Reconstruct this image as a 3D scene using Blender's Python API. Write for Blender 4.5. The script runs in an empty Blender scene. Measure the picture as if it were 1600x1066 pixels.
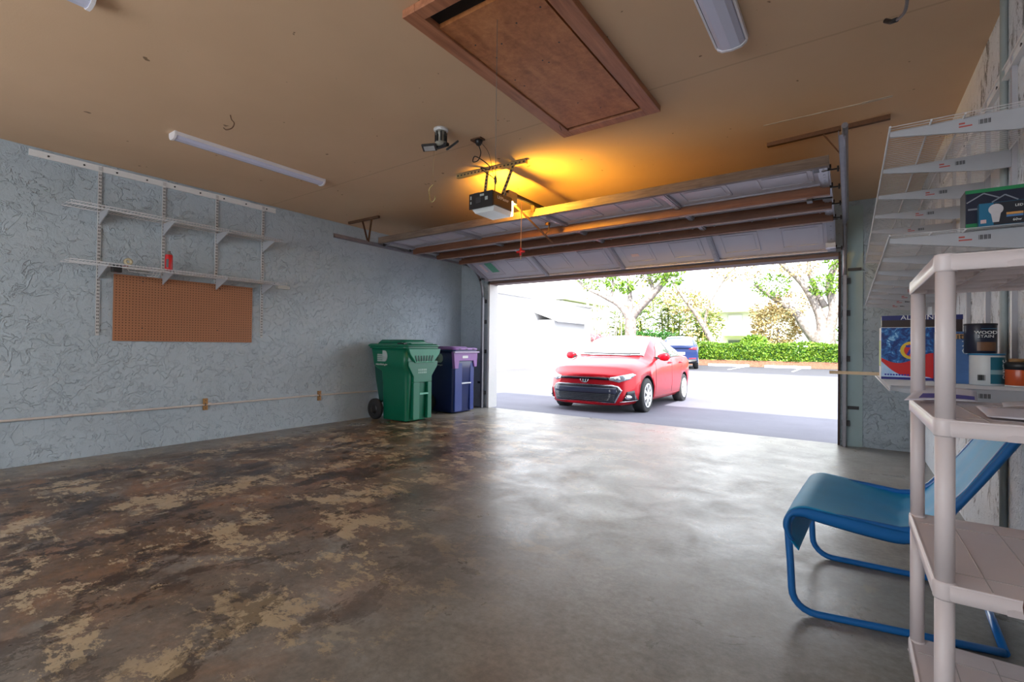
import bpy, bmesh, math, random
from mathutils import Vector, Matrix
from mathutils.bvhtree import BVHTree
random.seed(7)
sc = bpy.context.scene
COL = sc.collection
PI = math.pi

# ------------------------------------------------------------------ camera
def make_camera():
    yaw, pit, rol = [math.radians(a) for a in (-35.15, 0.5826, 0.6643)]
    fw = Vector((math.sin(yaw)*math.cos(pit), math.cos(yaw)*math.cos(pit), math.sin(pit)))
    r = Vector((math.cos(yaw), -math.sin(yaw), 0)); u = r.cross(fw)
    r2 = r*math.cos(rol) + u*math.sin(rol); u2 = -r*math.sin(rol) + u*math.cos(rol)
    cd = bpy.data.cameras.new('camera'); cd.sensor_width = 36; cd.lens = 749.36/1600*36
    cd.clip_start = 0.05; cd.clip_end = 300
    c = bpy.data.objects.new('camera', cd); COL.objects.link(c)
    m = Matrix((r2, u2, -fw)).transposed().to_4x4(); m.translation = Vector((0, 0, 1.0486))
    c.matrix_world = m; sc.camera = c
make_camera()

# ------------------------------------------------------------------ world, sun, exposure
w = bpy.data.worlds.new('world'); sc.world = w; w.use_nodes = True
wn = w.node_tree.nodes; wn.clear()
wo = wn.new('ShaderNodeOutputWorld'); wb = wn.new('ShaderNodeBackground')
wb.inputs[0].default_value = (0.88, 0.93, 1.0, 1); wb.inputs[1].default_value = 5.1
w.node_tree.links.new(wb.outputs[0], wo.inputs[0])
sd = bpy.data.lights.new('sun', 'SUN'); sd.energy = 15.0; sd.angle = math.radians(0.6); sd.color = (1.0, 0.95, 0.87)
sun = bpy.data.objects.new('sun', sd); COL.objects.link(sun)
sun.rotation_euler = Vector((-0.30, 0.72, -0.78)).to_track_quat('-Z', 'Y').to_euler(); sun.location = (0, -10, 20)
# added fill light behind the camera, set in a made-up window opening
wl = bpy.data.lights.new('rear_fill_light', 'AREA'); wl.shape = 'RECTANGLE'; wl.size = 3.6; wl.size_y = 1.5
wl.energy = 16; wl.color = (0.93, 0.96, 1.0)
wlo = bpy.data.objects.new('rear_fill_light', wl); COL.objects.link(wlo)
wlo.location = (-2.6, -1.93, 1.55); wlo.rotation_euler = (PI/2, 0, 0)
wlo.rotation_euler = Vector((0, 1, 0)).to_track_quat('-Z', 'Y').to_euler()
sc.view_settings.view_transform = 'Standard'; sc.view_settings.look = 'None'
sc.view_settings.exposure = 0.0; sc.view_settings.gamma = 1.0; sc.view_settings.use_curve_mapping = False

# ------------------------------------------------------------------ materials
def srgb(r, g, b):
    f = lambda c: (c/255/12.92) if c/255 <= 0.04045 else ((c/255+0.055)/1.055)**2.4
    return (f(r), f(g), f(b), 1)
class MT:
    def __init__(s, name, col=(0.5, 0.5, 0.5), rough=0.5, metal=0.0, spec=0.5, coat=0.0):
        s.m = bpy.data.materials.new(name); s.m.use_nodes = True
        s.n = s.m.node_tree.nodes; s.l = s.m.node_tree.links
        s.b = s.n['Principled BSDF']; s.i = s.b.inputs
        s.i['Base Color'].default_value = (*col[:3], 1); s.i['Roughness'].default_value = rough
        s.i['Metallic'].default_value = metal; s.i['Specular IOR Level'].default_value = spec
        s.i['Coat Weight'].default_value = coat; s.i['Coat Roughness'].default_value = 0.03
        s.tc = s.n.new('ShaderNodeTexCoord'); s.geo = s.n.new('ShaderNodeNewGeometry')
    def pos(s, scale=(1, 1, 1), obj=False):
        mp = s.n.new('ShaderNodeMapping'); mp.inputs['Scale'].default_value = scale
        s.l.new(s.tc.outputs['Object'] if obj else s.geo.outputs['Position'], mp.inputs[0]); return mp.outputs[0]
    def noise(s, scale, detail=4, rough=0.55, dist=0.0, vec=None):
        t = s.n.new('ShaderNodeTexNoise'); t.inputs['Scale'].default_value = scale; t.inputs['Detail'].default_value = detail
        t.inputs['Roughness'].default_value = rough; t.inputs['Distortion'].default_value = dist
        s.l.new(vec or s.pos(), t.inputs['Vector']); return t.outputs['Fac']
    def ramp(s, src, stops):
        r = s.n.new('ShaderNodeValToRGB'); e = r.color_ramp.elements
        while len(e) < len(stops): e.new(0.5)
        for k, (p, c) in enumerate(stops):
            e[k].position = p; e[k].color = (c, c, c, 1) if isinstance(c, (int, float)) else (*c[:3], 1)
        s.l.new(src, r.inputs[0]); return r.outputs[0]
    def mix(s, f, a, b, mode='MIX'):
        x = s.n.new('ShaderNodeMix'); x.data_type = 'RGBA'; x.blend_type = mode
        for k, v in ((0, f), (6, a), (7, b)):
            if isinstance(v, (int, float)): x.inputs[k].default_value = v
            elif isinstance(v, tuple): x.inputs[k].default_value = (*v[:3], 1)
            else: s.l.new(v, x.inputs[k])
        return x.outputs[2]
    def math(s, op, a, b=None, c=None, clamp=False):
        x = s.n.new('ShaderNodeMath'); x.operation = op; x.use_clamp = clamp
        for k, v in enumerate((a, b, c)):
            if v is None: continue
            if isinstance(v, (int, float)): x.inputs[k].default_value = v
            else: s.l.new(v, x.inputs[k])
        return x.outputs[0]
    def sep(s):
        x = s.n.new('ShaderNodeSeparateXYZ'); s.l.new(s.geo.outputs['Position'], x.inputs[0]); return x.outputs
    def bump(s, h, strength=0.3, dist=0.01):
        b = s.n.new('ShaderNodeBump'); b.inputs['Strength'].default_value = strength; b.inputs['Distance'].default_value = dist
        s.l.new(h, b.inputs['Height']); s.l.new(b.outputs[0], s.i['Normal'])
    def col(s, c): s.l.new(c, s.i['Base Color'])
    def rough(s, c): s.l.new(c, s.i['Roughness'])
_M = {}
def simple(name, col, rough=0.5, metal=0.0, var=0.12, scale=25, coat=0.0, spec=0.5, bump=0.0):
    if name in _M: return _M[name]
    m = MT(name, col, rough, metal, spec, coat)
    n = m.noise(scale, 4, 0.6, 0.0, m.pos(obj=True))
    c = col[:3]
    m.col(m.mix(n, tuple(x*(1-var) for x in c), tuple(min(1, x*(1+var)) for x in c)))
    if bump: m.bump(n, bump, 0.004)
    _M[name] = m.m; return m.m
def emis(name, col, st):
    m = MT(name, col, 0.6); m.i['Emission Color'].default_value = (*col[:3], 1); m.i['Emission Strength'].default_value = st
    n = m.noise(8); m.col(m.mix(n, tuple(c*0.95 for c in col[:3]), tuple(col[:3]))); return m.m
def wood(name, dark, light, scale=6, rough=0.55, along='x', bands=1.0, bump=0.15):
    m = MT(name, light, rough)
    st = {'x': (0.6, 9, 9), 'y': (9, 0.6, 9), 'z': (9, 9, 0.6)}[along]
    g = m.noise(scale, 6, 0.65, 0.6, m.pos(st))
    k = m.noise(2.2, 3, 0.6, 0.8)
    f = m.math('ADD', m.math('MULTIPLY', g, 0.7), m.math('MULTIPLY', k, 0.3))
    m.col(m.ramp(f, [(0.30, dark), (0.62, light)])); m.bump(g, bump, 0.003); return m.m
def box_art(name, stops, scale=9, rough=0.35):
    m = MT(name, (0.5,)*3, rough); m.col(m.ramp(m.noise(scale, 3, 0.6, 1.5), stops)); return m.m

# --- room surfaces
def m_floor():
    m = MT('stained_concrete', (0.3, 0.3, 0.3), 0.4, 0, 0.38)
    X, Y, Z = m.sep()
    base = m.ramp(m.noise(1.3, 9, 0.68, 0.3), [(0.28, (0.130, 0.112, 0.092)), (0.5, (0.245, 0.228, 0.200)), (0.72, (0.37, 0.36, 0.335))])
    fine = m.ramp(m.noise(34, 6, 0.7), [(0.3, 0.72), (0.7, 1.12)])
    base = m.mix(1.0, base, fine, 'MULTIPLY')
    # wear zone: worn coating on the left half
    big = m.noise(0.55, 4, 0.55, 0.4)
    zone = m.math('ADD', m.math('MULTIPLY', X, -0.42), m.math('MULTIPLY', m.math('SUBTRACT', big, 0.5), 2.4))
    zone = m.math('SUBTRACT', zone, 0.42)
    zone = m.math('MINIMUM', m.math('MAXIMUM', zone, 0.0), 1.0)
    edge = m.math('MINIMUM', m.math('MAXIMUM', m.math('MULTIPLY', m.math('ADD', X, 5.35), 3.0), 0.25), 1.0)
    far = m.math('MINIMUM', m.math('MAXIMUM', m.math('MULTIPLY', m.math('SUBTRACT', 6.1, Y), 0.5), 0.0), 1.0)
    zone = m.math('MULTIPLY', m.math('MULTIPLY', zone, edge), far)
    brown = m.ramp(m.noise(1.1, 10, 0.66, 0.7), [(0.30, 0.0), (0.43, 1.0), (0.56, 0.9), (0.66, 0.25)])
    bc = m.ramp(m.noise(2.6, 8, 0.7, 0.3), [(0.35, (0.050, 0.022, 0.008)), (0.5, (0.13, 0.066, 0.028)), (0.65, (0.25, 0.105, 0.034))])
    bc = m.mix(1.0, bc, fine, 'MULTIPLY')
    c = m.mix(m.math('MULTIPLY', m.math('MULTIPLY', brown, zone), 0.93), base, bc)
    v1 = m.pos((1.0, 1.5, 1))
    tan = m.ramp(m.noise(2.3, 14, 0.80, 0.15, v1), [(0.530, 0.0), (0.542, 1.0)])
    c = m.mix(m.math('MULTIPLY', m.math('MULTIPLY', tan, m.math('MULTIPLY', zone, 1.6, None, True)), 0.85), c, m.mix(fine, (0.33, 0.235, 0.125), (0.46, 0.35, 0.215)))
    dk = m.ramp(m.noise(2.0, 14, 0.78, 0.2, m.pos((1.3, 0.9, 1))), [(0.525, 0.0), (0.54, 1.0)])
    c = m.mix(m.math('MULTIPLY', m.math('MULTIPLY', dk, zone), 0.85), c, (0.022, 0.008, 0.003))
    t2 = m.ramp(m.noise(3.0, 10, 0.7, 0.4), [(0.62, 0.0), (0.65, 0.55)])
    c = m.mix(t2, c, (0.36, 0.31, 0.23))
    sp = m.ramp(m.noise(60, 2, 0.5), [(0.74, 0.0), (0.78, 0.9)])
    c = m.mix(sp, c, (0.03, 0.02, 0.015))
    m.col(c)
    r = m.ramp(m.noise(2.4, 9, 0.7, 0.4), [(0.3, 0.22), (0.75, 0.50)])
    m.rough(r)
    m.bump(m.noise(16, 9, 0.72), 0.22, 0.006)
    return m.m
def m_plaster(name, a, b, mold=0.0, sc_=1.0, bumpd=0.02):
    m = MT(name, a, 0.62)
    wv = m.pos()
    def line(scale, dist, lvl, wdt, mlo, mscale):
        n = m.noise(scale*sc_, 3, 0.5, dist)
        r = m.math('SUBTRACT', 1.0, m.math('MINIMUM', m.math('MULTIPLY', m.math('ABSOLUTE', m.math('SUBTRACT', n, lvl)), wdt), 1.0))
        k = m.ramp(m.noise(mscale*sc_, 3, 0.6), [(mlo, 0.0), (mlo+0.05, 1.0)])
        return m.math('MULTIPLY', r, k)
    l1 = line(5.5, 0.6, 0.50, 52, 0.50, 6.5); l2 = line(9.5, 0.7, 0.53, 50, 0.51, 9.0)
    lines = m.math('MAXIMUM', l1, l2)
    blobs = m.ramp(m.noise(8.5*sc_, 5, 0.65, 0.5), [(0.50, 0.0), (0.55, 1.0)])
    h = m.math('ADD', m.math('MULTIPLY', lines, 0.42), m.math('MULTIPLY', blobs, 0.20))
    h = m.math('ADD', h, m.math('MULTIPLY', m.noise(17, 6, 0.65, 0.5), 0.55))
    c = m.ramp(m.noise(1.2, 6, 0.6), [(0.3, a), (0.7, b)])
    c = m.mix(m.math('MULTIPLY', lines, 0.06), c, tuple(x*0.5 for x in a[:3]))
    if mold:
        s1 = m.noise(15.0, 10, 0.80, 0.5, m.pos((1, 1, 0.40)))
        s2 = m.noise(2.2, 3, 0.5)
        f = m.ramp(m.math('ADD', m.math('MULTIPLY', s1, 0.66), m.math('MULTIPLY', s2, 0.34)), [(0.555, 0.0), (0.575, mold)])
        c = m.mix(f, c, (0.075, 0.078, 0.075))
    m.col(c); m.bump(h, 0.85, bumpd); return m.m
def m_ceiling():
    m = MT('tan_ceiling_paint', (0.5, 0.39, 0.27), 0.72)
    c = m.ramp(m.noise(0.9, 5, 0.55), [(0.3, (0.57, 0.39, 0.245)), (0.7, (0.64, 0.445, 0.285))])
    sp = m.ramp(m.noise(14, 2, 0.4), [(0.765, 0.0), (0.785, 0.8)])
    c = m.mix(sp, c, (0.11, 0.055, 0.02))
    X, Y, Z = m.sep()
    seam = m.math('SUBTRACT', 1.0, m.math('MINIMUM', m.math('MULTIPLY', m.math('ABSOLUTE', m.math('ADD', m.math('SUBTRACT', Y, 2.98), m.math('MULTIPLY', m.noise(1.0, 3), 0.03))), 90.0), 1.0))
    c = m.mix(m.math('MULTIPLY', seam, 0.35), c, (0.22, 0.14, 0.08))
    m.col(c)
    h = m.math('ADD', m.math('MULTIPLY', m.noise(1.5, 2, 0.4, 0.2, m.pos((1.0, 0.35, 1))), 1.0), m.math('MULTIPLY', m.noise(90, 3), 0.05))
    m.bump(h, 0.35, 0.03); return m.m
FLOOR = m_floor()
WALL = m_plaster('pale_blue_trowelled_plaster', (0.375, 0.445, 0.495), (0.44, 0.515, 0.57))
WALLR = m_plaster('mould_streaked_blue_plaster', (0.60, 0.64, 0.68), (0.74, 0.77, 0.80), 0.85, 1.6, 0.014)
CEIL = m_ceiling()
def m_asphalt():
    m = MT('asphalt', (0.13, 0.13, 0.15), 0.8)
    c = m.ramp(m.noise(0.7, 8, 0.7), [(0.3, (0.088, 0.088, 0.120)), (0.7, (0.128, 0.128, 0.165))])
    X, Y, Z = m.sep()
    bay_shade = m.math('GREATER_THAN', m.math('ADD', m.math('ADD', Y, m.math('MULTIPLY', X, 0.12)), m.math('MULTIPLY', m.noise(0.8, 3), 0.8)), 22.5)
    c = m.mix(m.math('MULTIPLY', bay_shade, 0.9), c, (0.040, 0.040, 0.050))      # tree shade over the parking bays painted into the asphalt colour
    sp = m.ramp(m.noise(45, 3, 0.6), [(0.62, 0.0), (0.72, 0.3)])
    m.col(m.mix(sp, c, (0.22, 0.22, 0.24))); m.bump(m.noise(70, 3), 0.4, 0.01); return m.m
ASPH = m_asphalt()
WHITEP = simple('white_paint', (0.74, 0.74, 0.73), 0.45, var=0.05)
WIREW = simple('white_coated_wire', (0.62, 0.62, 0.64), 0.4, var=0.06)
BRKT = simple('white_steel_bracket', (0.42, 0.43, 0.46), 0.35, var=0.05)
PLAST = simple('off_white_resin', (0.74, 0.66, 0.66), 0.38, var=0.03)
STEEL = simple('galvanised_steel', (0.26, 0.25, 0.27), 0.42, 0.8, var=0.25, scale=14)
RUST = simple('rusty_steel', (0.13, 0.065, 0.035), 0.7, 0.3, var=0.5, scale=40)
DARKS = simple('dark_steel', (0.05, 0.048, 0.05), 0.5, 0.5, var=0.3)
BLACK = simple('black_plastic', (0.018, 0.018, 0.020), 0.4, var=0.2)
RUBBER = simple('black_rubber', (0.022, 0.022, 0.024), 0.75, var=0.25)
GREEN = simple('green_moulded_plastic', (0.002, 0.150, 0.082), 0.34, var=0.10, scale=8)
NAVY = simple('navy_moulded_plastic', (0.010, 0.022, 0.110), 0.36, var=0.12, scale=8)
PINKP = simple('faded_purple_plastic', (0.27, 0.12, 0.38), 0.4, var=0.15, scale=10)
WOODB = wood('brown_door_beam', (0.085, 0.028, 0.014), (0.21, 0.085, 0.040), 5, 0.5, 'x')
WOODH = wood('red_brown_hatch_wood', (0.20, 0.065, 0.028), (0.46, 0.19, 0.095), 3, 0.45, 'y')
_wp = MT('orange_brown_plywood', (0.4, 0.16, 0.05), 0.45)
_wp.col(_wp.ramp(_wp.math('ADD', _wp.math('MULTIPLY', _wp.noise(5, 6, 0.6, 0.6, _wp.pos((1.5, 0.6, 1))), 0.6), _wp.math('MULTIPLY', _wp.noise(28, 5, 0.7, 0.5), 0.4)), [(0.36, (0.27, 0.085, 0.022)), (0.5, (0.42, 0.155, 0.05)), (0.66, (0.56, 0.235, 0.09))]))
WOODP = _wp.m
WOODD = wood('weathered_door_rail', (0.06, 0.040, 0.030), (0.20, 0.145, 0.11), 9, 0.6, 'x')
WOODL = wood('pale_pine', (0.55, 0.36, 0.20), (0.75, 0.56, 0.36), 5, 0.6, 'x')
DOORP = simple('lavender_white_door_panel', (0.50, 0.49, 0.57), 0.42, var=0.06, scale=4)
BRASS = simple('yellowed_steel', (0.44, 0.34, 0.15), 0.45, 0.5, var=0.25)
WHT = simple('white_print', (0.75, 0.77, 0.77), 0.5, var=0.03)
GREYP = simple('grey_print', (0.40, 0.46, 0.45), 0.5, var=0.05)
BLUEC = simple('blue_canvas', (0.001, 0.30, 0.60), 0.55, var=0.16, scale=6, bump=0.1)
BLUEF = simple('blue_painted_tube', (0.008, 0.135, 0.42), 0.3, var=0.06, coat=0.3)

# ------------------------------------------------------------------ mesh building
ORG = {}
def each(name, mat, parent, mbs, **k):      # every small piece is a part of its own
    return [q.build(name, mat, parent, **k) for q in mbs]
class MB:
    def __init__(s): s.bm = bmesh.new(); s.T = Matrix.Identity(4); s.mi = 0
    def v(s, p): return s.bm.verts.new(s.T @ Vector(p))
    def f(s, vs, smooth=False):
        try: fc = s.bm.faces.new(vs)
        except ValueError: return None
        fc.material_index = s.mi; fc.smooth = smooth; return fc
    def box(s, x0, x1, y0, y1, z0, z1, M=None):
        P = [(x, y, z) for x in (x0, x1) for y in (y0, y1) for z in (z0, z1)]
        if M is not None: P = [M @ Vector(p) for p in P]
        v = [s.v(p) for p in P]
        for q in ((0, 1, 3, 2), (4, 6, 7, 5), (0, 4, 5, 1), (2, 3, 7, 6), (0, 2, 6, 4), (1, 5, 7, 3)): s.f([v[k] for k in q])
        return s
    def bar(s, a, b, w, h, up=(0, 0, 1)):
        a, b = Vector(a), Vector(b); d = (b-a); L = d.length; d.normalize()
        sx = d.cross(Vector(up)).normalized(); sz = sx.cross(d).normalized()
        v = []
        for p in (a, b):
            for i, j in ((-1, -1), (1, -1), (1, 1), (-1, 1)): v.append(s.v(p + sx*i*w/2 + sz*j*h/2))
        for q in ((3, 2, 1, 0), (4, 5, 6, 7), (0, 1, 5, 4), (1, 2, 6, 5), (2, 3, 7, 6), (3, 0, 4, 7)): s.f([v[k] for k in q])
        return s
    def tube(s, pts, r, seg=8, cap=True, smooth=True, flat=1.0):
        pts = [Vector(p) for p in pts]; n = len(pts); R = r if isinstance(r, (list, tuple)) else [r]*n
        rings = []; pn = None
        for i, p in enumerate(pts):
            d = (pts[min(i+1, n-1)] - pts[max(i-1, 0)]).normalized()
            if pn is None:
                a = Vector((0, 0, 1)) if abs(d.z) < 0.9 else Vector((0, 1, 0)); pn = d.cross(a).normalized()
            pn = (pn - d*pn.dot(d)).normalized(); bn = d.cross(pn)
            rings.append([s.v(p + (pn*math.cos(2*PI*k/seg) + bn*math.sin(2*PI*k/seg)*flat)*R[i]) for k in range(seg)])
        for i in range(n-1):
            for k in range(seg):
                s.f([rings[i][k], rings[i][(k+1) % seg], rings[i+1][(k+1) % seg], rings[i+1][k]], smooth)
        if cap: s.f(rings[0][::-1]); s.f(rings[-1])
        return s
    def lathe(s, prof, o=(0, 0, 0), axis='z', seg=20, smooth=True, cap=True):
        o = Vector(o); rings = []
        for r, h in prof:
            ring = []
            for k in range(seg):
                a = 2*PI*k/seg; c, d = r*math.cos(a), r*math.sin(a)
                ring.append(s.v(o + Vector({'z': (c, d, h), 'x': (h, c, d), 'y': (d, h, c)}[axis])))
            rings.append(ring)
        for i in range(len(rings)-1):
            for k in range(seg): s.f([rings[i][k], rings[i][(k+1) % seg], rings[i+1][(k+1) % seg], rings[i+1][k]], smooth)
        if cap: s.f(rings[0][::-1]); s.f(rings[-1])
        return s
    def prism(s, poly, axis, a, b):
        mk = {'x': lambda u, v, t: (t, u, v), 'y': lambda u, v, t: (u, t, v), 'z': lambda u, v, t: (u, v, t)}[axis]
        A = [s.v(mk(u, v, a)) for u, v in poly]; B = [s.v(mk(u, v, b)) for u, v in poly]; n = len(poly)
        s.f(A[::-1]); s.f(B)
        for k in range(n): s.f([A[k], A[(k+1) % n], B[(k+1) % n], B[k]])
        return s
    def grid(s, fn, nu, nv, smooth=True):
        V = [[s.v(fn(i/nu, j/nv)) for j in range(nv+1)] for i in range(nu+1)]
        for i in range(nu):
            for j in range(nv): s.f([V[i][j], V[i+1][j], V[i+1][j+1], V[i][j+1]], smooth)
        return s
    def leaf(s, p, L, wd, d, n=None):
        d = Vector(d).normalized(); n = n or Vector((random.gauss(0, 1), random.gauss(0, 1), random.gauss(0, 1)))
        sd = d.cross(n)
        if sd.length < 1e-3: return
        sd.normalize(); p = Vector(p)
        s.f([s.v(p), s.v(p + d*L*0.5 + sd*wd/2), s.v(p + d*L), s.v(p + d*L*0.5 - sd*wd/2)])
    def build(s, name, mats, parent=None, label=None, cat=None, group=None, kind=None, bevel=0.0, subsurf=0, solid=0.0, loc=None, fix=True):
        if fix: bmesh.ops.recalc_face_normals(s.bm, faces=s.bm.faces)
        org = Vector((0, 0, 0))
        if parent is not None: org = ORG[parent.name]
        elif loc is not None: org = Vector(loc)
        if org.length: bmesh.ops.translate(s.bm, verts=s.bm.verts, vec=-org)
        me = bpy.data.meshes.new(name); s.bm.to_mesh(me); s.bm.free()
        for m in (mats if isinstance(mats, (list, tuple)) else [mats]): me.materials.append(m)
        o = bpy.data.objects.new(name, me); COL.objects.link(o)
        if parent is not None: o.parent = parent
        else: o.location = org
        ORG[o.name] = org
        if label: o['label'] = label
        if cat: o['category'] = cat
        if group: o['group'] = group
        if kind: o['kind'] = kind
        if solid: md = o.modifiers.new('s', 'SOLIDIFY'); md.thickness = solid; md.offset = 0
        if bevel:
            md = o.modifiers.new('b', 'BEVEL'); md.width = bevel; md.segments = 2; md.limit_method = 'ANGLE'
        if subsurf: md = o.modifiers.new('u', 'SUBSURF'); md.levels = subsurf; md.render_levels = subsurf
        return o
def thing(name, label, cat, loc, group=None):
    o = bpy.data.objects.new(name, None); COL.objects.link(o); o.location = loc; o.empty_display_size = 0.1
    o['label'] = label; o['category'] = cat; ORG[o.name] = Vector(loc)
    if group: o['group'] = group
    return o
def struct(name, mb, mat, label=None, **k): return mb.build(name, mat, kind='structure', label=label, **k)
def text(name, body, size, mat, M, parent, depth=0.0008, sx=1.0, bold=0.0):
    c = bpy.data.curves.new(name, 'FONT'); c.body = body; c.size = size; c.extrude = depth; c.align_x = 'CENTER'; c.align_y = 'CENTER'
    c.offset = bold; c.resolution_u = 2
    t = bpy.data.objects.new('tmp_text', c); COL.objects.link(t)
    dg = bpy.context.evaluated_depsgraph_get(); me = bpy.data.meshes.new_from_object(t.evaluated_get(dg))
    COL.objects.unlink(t); bpy.data.objects.remove(t)
    me.transform(Matrix.Diagonal((sx, 1, 1, 1))); me.transform(M); me.transform(Matrix.Translation(-ORG[parent.name]))
    me.materials.clear(); me.materials.append(mat)
    o = bpy.data.objects.new(name, me); COL.objects.link(o); o.parent = parent; ORG[o.name] = ORG[parent.name]; return o
def face(origin, right, up):     # a frame for text or art: x = right, y = up
    r = Vector(right).normalized(); u = Vector(up).normalized(); n = r.cross(u)
    m = Matrix((r, u, n)).transposed().to_4x4(); m.translation = Vector(origin); return m

L, R, D, H = -5.63, 0.588, 6.42, 2.68      # left wall, right wall, door wall, ceiling
# ================================================================== SETTING
struct('floor', MB().box(L-0.2, R+0.2, -2.2, 6.47, -0.15, 0), FLOOR, 'worn grey and brown stained concrete garage floor')
struct('ceiling', MB().box(L-0.1, R+0.1, -2.2, 6.62, H, H+0.1), CEIL, 'tan painted garage ceiling')
struct('roof', MB().box(L-0.6, R+3.0, -2.8, 7.25, H+0.1, H+0.42), WHITEP)
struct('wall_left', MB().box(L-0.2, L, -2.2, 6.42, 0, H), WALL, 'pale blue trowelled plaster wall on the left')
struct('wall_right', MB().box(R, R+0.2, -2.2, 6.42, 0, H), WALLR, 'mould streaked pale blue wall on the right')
mb = MB(); mb.box(L-0.2, -5.02, D, D+0.2, 0, H); mb.box(-5.02, -0.085, D, D+0.2, 2.13, H); mb.box(-0.085, R+0.2, D, D+0.2, 0, H)
struct('wall_front', mb, WALL, 'pale blue end wall around the open garage doorway')
mb = MB(); mb.box(L-0.2, -4.6, -2.2, -2.0, 0, H); mb.box(-0.6, R+0.2, -2.2, -2.0, 0, H); mb.box(-4.6, -0.6, -2.2, -2.0, 0, 0.75); mb.box(-4.6, -0.6, -2.2, -2.0, 2.35, H)  # unseen rear wall; its opening is made up to let fill light in
struct('wall_back', mb, WALL)
mb = MB(); mb.box(-5.02, -4.985, D-0.012, D+0.215, 0, 2.13)
struct('trim_1', mb, WHITEP, 'white painted left door jamb')
mb = MB(); mb.box(-5.02, -0.085, D-0.012, D+0.215, 2.085, 2.13)
struct('trim_2', mb, simple('brown_header_paint', (0.16, 0.10, 0.085), 0.6), 'brown wooden header over the garage doorway')
mb = MB(); mb.box(-0.105, -0.085, D-0.03, D+0.215, 0, 2.13)
struct('trim_3', mb, simple('dark_brown_jamb', (0.06, 0.035, 0.03), 0.6), 'dark brown right door jamb')
mb = MB(); mb.box(-0.02, 0.115, D-0.022, D, 0, 2.62)
struct('trim_4', mb, simple('pale_blue_board', (0.34, 0.45, 0.46), 0.6, var=0.12, scale=6), 'pale blue board beside the right door track')

# ================================================================== GARAGE DOOR (raised, hanging on its tracks)
DX0, DX1 = -4.99, -0.125
door = thing('sectional_garage_door', 'raised white sectional garage door with brown wooden beams under its panels', 'garage door', ((DX0+DX1)/2, 5.2, 2.16))
def section(A, B, n_in):
    """one door leaf from edge A (y,z) to edge B (y,z); the inner face looks along n_in"""
    ay, az = A; by, bz = B; ln = math.hypot(by-ay, bz-az); uy, uz = (by-ay)/ln, (bz-az)/ln; ny, nz = n_in
    P = lambda x, s, t: (x, ay+uy*s+ny*t, az+uz*s+nz*t)
    def b(mb, x0, x1, s0, s1, t0, t1):
        pts = [P(x, s, t) for x in (x0, x1) for s in (s0, s1) for t in (t0, t1)]
        v = [mb.v(p) for p in pts]
        for q in ((0, 1, 3, 2), (4, 6, 7, 5), (0, 4, 5, 1), (2, 3, 7, 6), (0, 2, 6, 4), (1, 5, 7, 3)): mb.f([v[k] for k in q])
    mb = MB(); b(mb, DX0, DX1, 0.006, ln-0.006, -0.03, 0)
    W = (DX1-DX0)/8
    for k in range(8):                          # pressed frames of the raised panels
        x0 = DX0+W*k+0.11; x1 = DX0+W*(k+1)-0.11; s0, s1 = 0.12, ln-0.12
        for (a, c, d, e) in ((x0, x1, s0, s0+0.014), (x0, x1, s1-0.014, s1), (x0, x0+0.014, s0, s1), (x1-0.014, x1, s0, s1)): b(mb, a, c, d, e, 0, 0.007)
        b(mb, x0+0.04, x1-0.04, s0+0.045, s1-0.045, 0, 0.004)
    pn = mb.build('door_panel', DOORP, door)
    mb = MB()
    b(mb, DX0, DX1, 0.0, 0.022, -0.03, 0.014); b(mb, DX0, DX1, ln-0.022, ln, -0.03, 0.014)
    mb.build('panel_edge', simple('door_edge_metal', (0.42, 0.40, 0.46), 0.35, 0.3), pn)
    for k in range(5):
        xc = DX0 + (DX1-DX0)*k/4; xa, xb = (xc-0.03, xc+0.03)
        if k == 0: xa, xb = DX0, DX0+0.075
        if k == 4: xa, xb = DX1-0.075, DX1
        m2 = MB(); b(m2, xa, xb, 0.0, ln, 0, 0.026); b(m2, xa+0.012, xb-0.012, 0.02, ln-0.02, 0.026, 0.034)
        for q in range(7): b(m2, (xa+xb)/2-0.006, (xa+xb)/2+0.006, 0.06+q*(ln-0.12)/6.5, 0.075+q*(ln-0.12)/6.5, 0.034, 0.037)
        m2.build('stile', simple('grey_stile_metal', (0.36, 0.36, 0.40), 0.4, 0.4), pn)
secs = [((4.10, 2.40), (4.65, 2.40)), ((4.65, 2.40), (5.20, 2.40)), ((5.20, 2.40), (5.74, 2.395))]
for A, B in secs: section(A, B, (0, -1))
ty, tz = 6.30-5.74, 2.145-2.395; tl = math.hypot(ty, tz)
section((5.74, 2.395), (6.30, 2.145), (tz/tl, -ty/tl))
MB().box(DX0, DX1, 6.285, 6.315, 2.125, 2.150).build('bottom_edge_seal', simple('white_bottom_bar', (0.62, 0.60, 0.64), 0.4), door, label='pale metal bottom bar')
MB().box(DX0, DX1, 4.055, 4.10, 2.355, 2.43).build('top_rail', WOODD, door, label='weathered rail on the top edge of the door')
for yb, zz in ((4.66, 2.398), (5.13, 2.398), (5.62, 2.398)):
    m_ = MB(); m_.box(DX0+0.02, DX1-0.01, yb-0.02, yb+0.02, zz-0.09, zz); m_.build('beam', WOODB, door, bevel=0.004, label='brown wooden stiffening beam')
    MB().box(DX0+0.02, DX1-0.01, yb+0.020, yb+0.026, zz-0.092, zz-0.078).build('beam_edge_strip', simple('lit_beam_edge', (0.62, 0.45, 0.38), 0.5), door)  # pale strip paints the light catching the beam's lower edge
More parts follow.
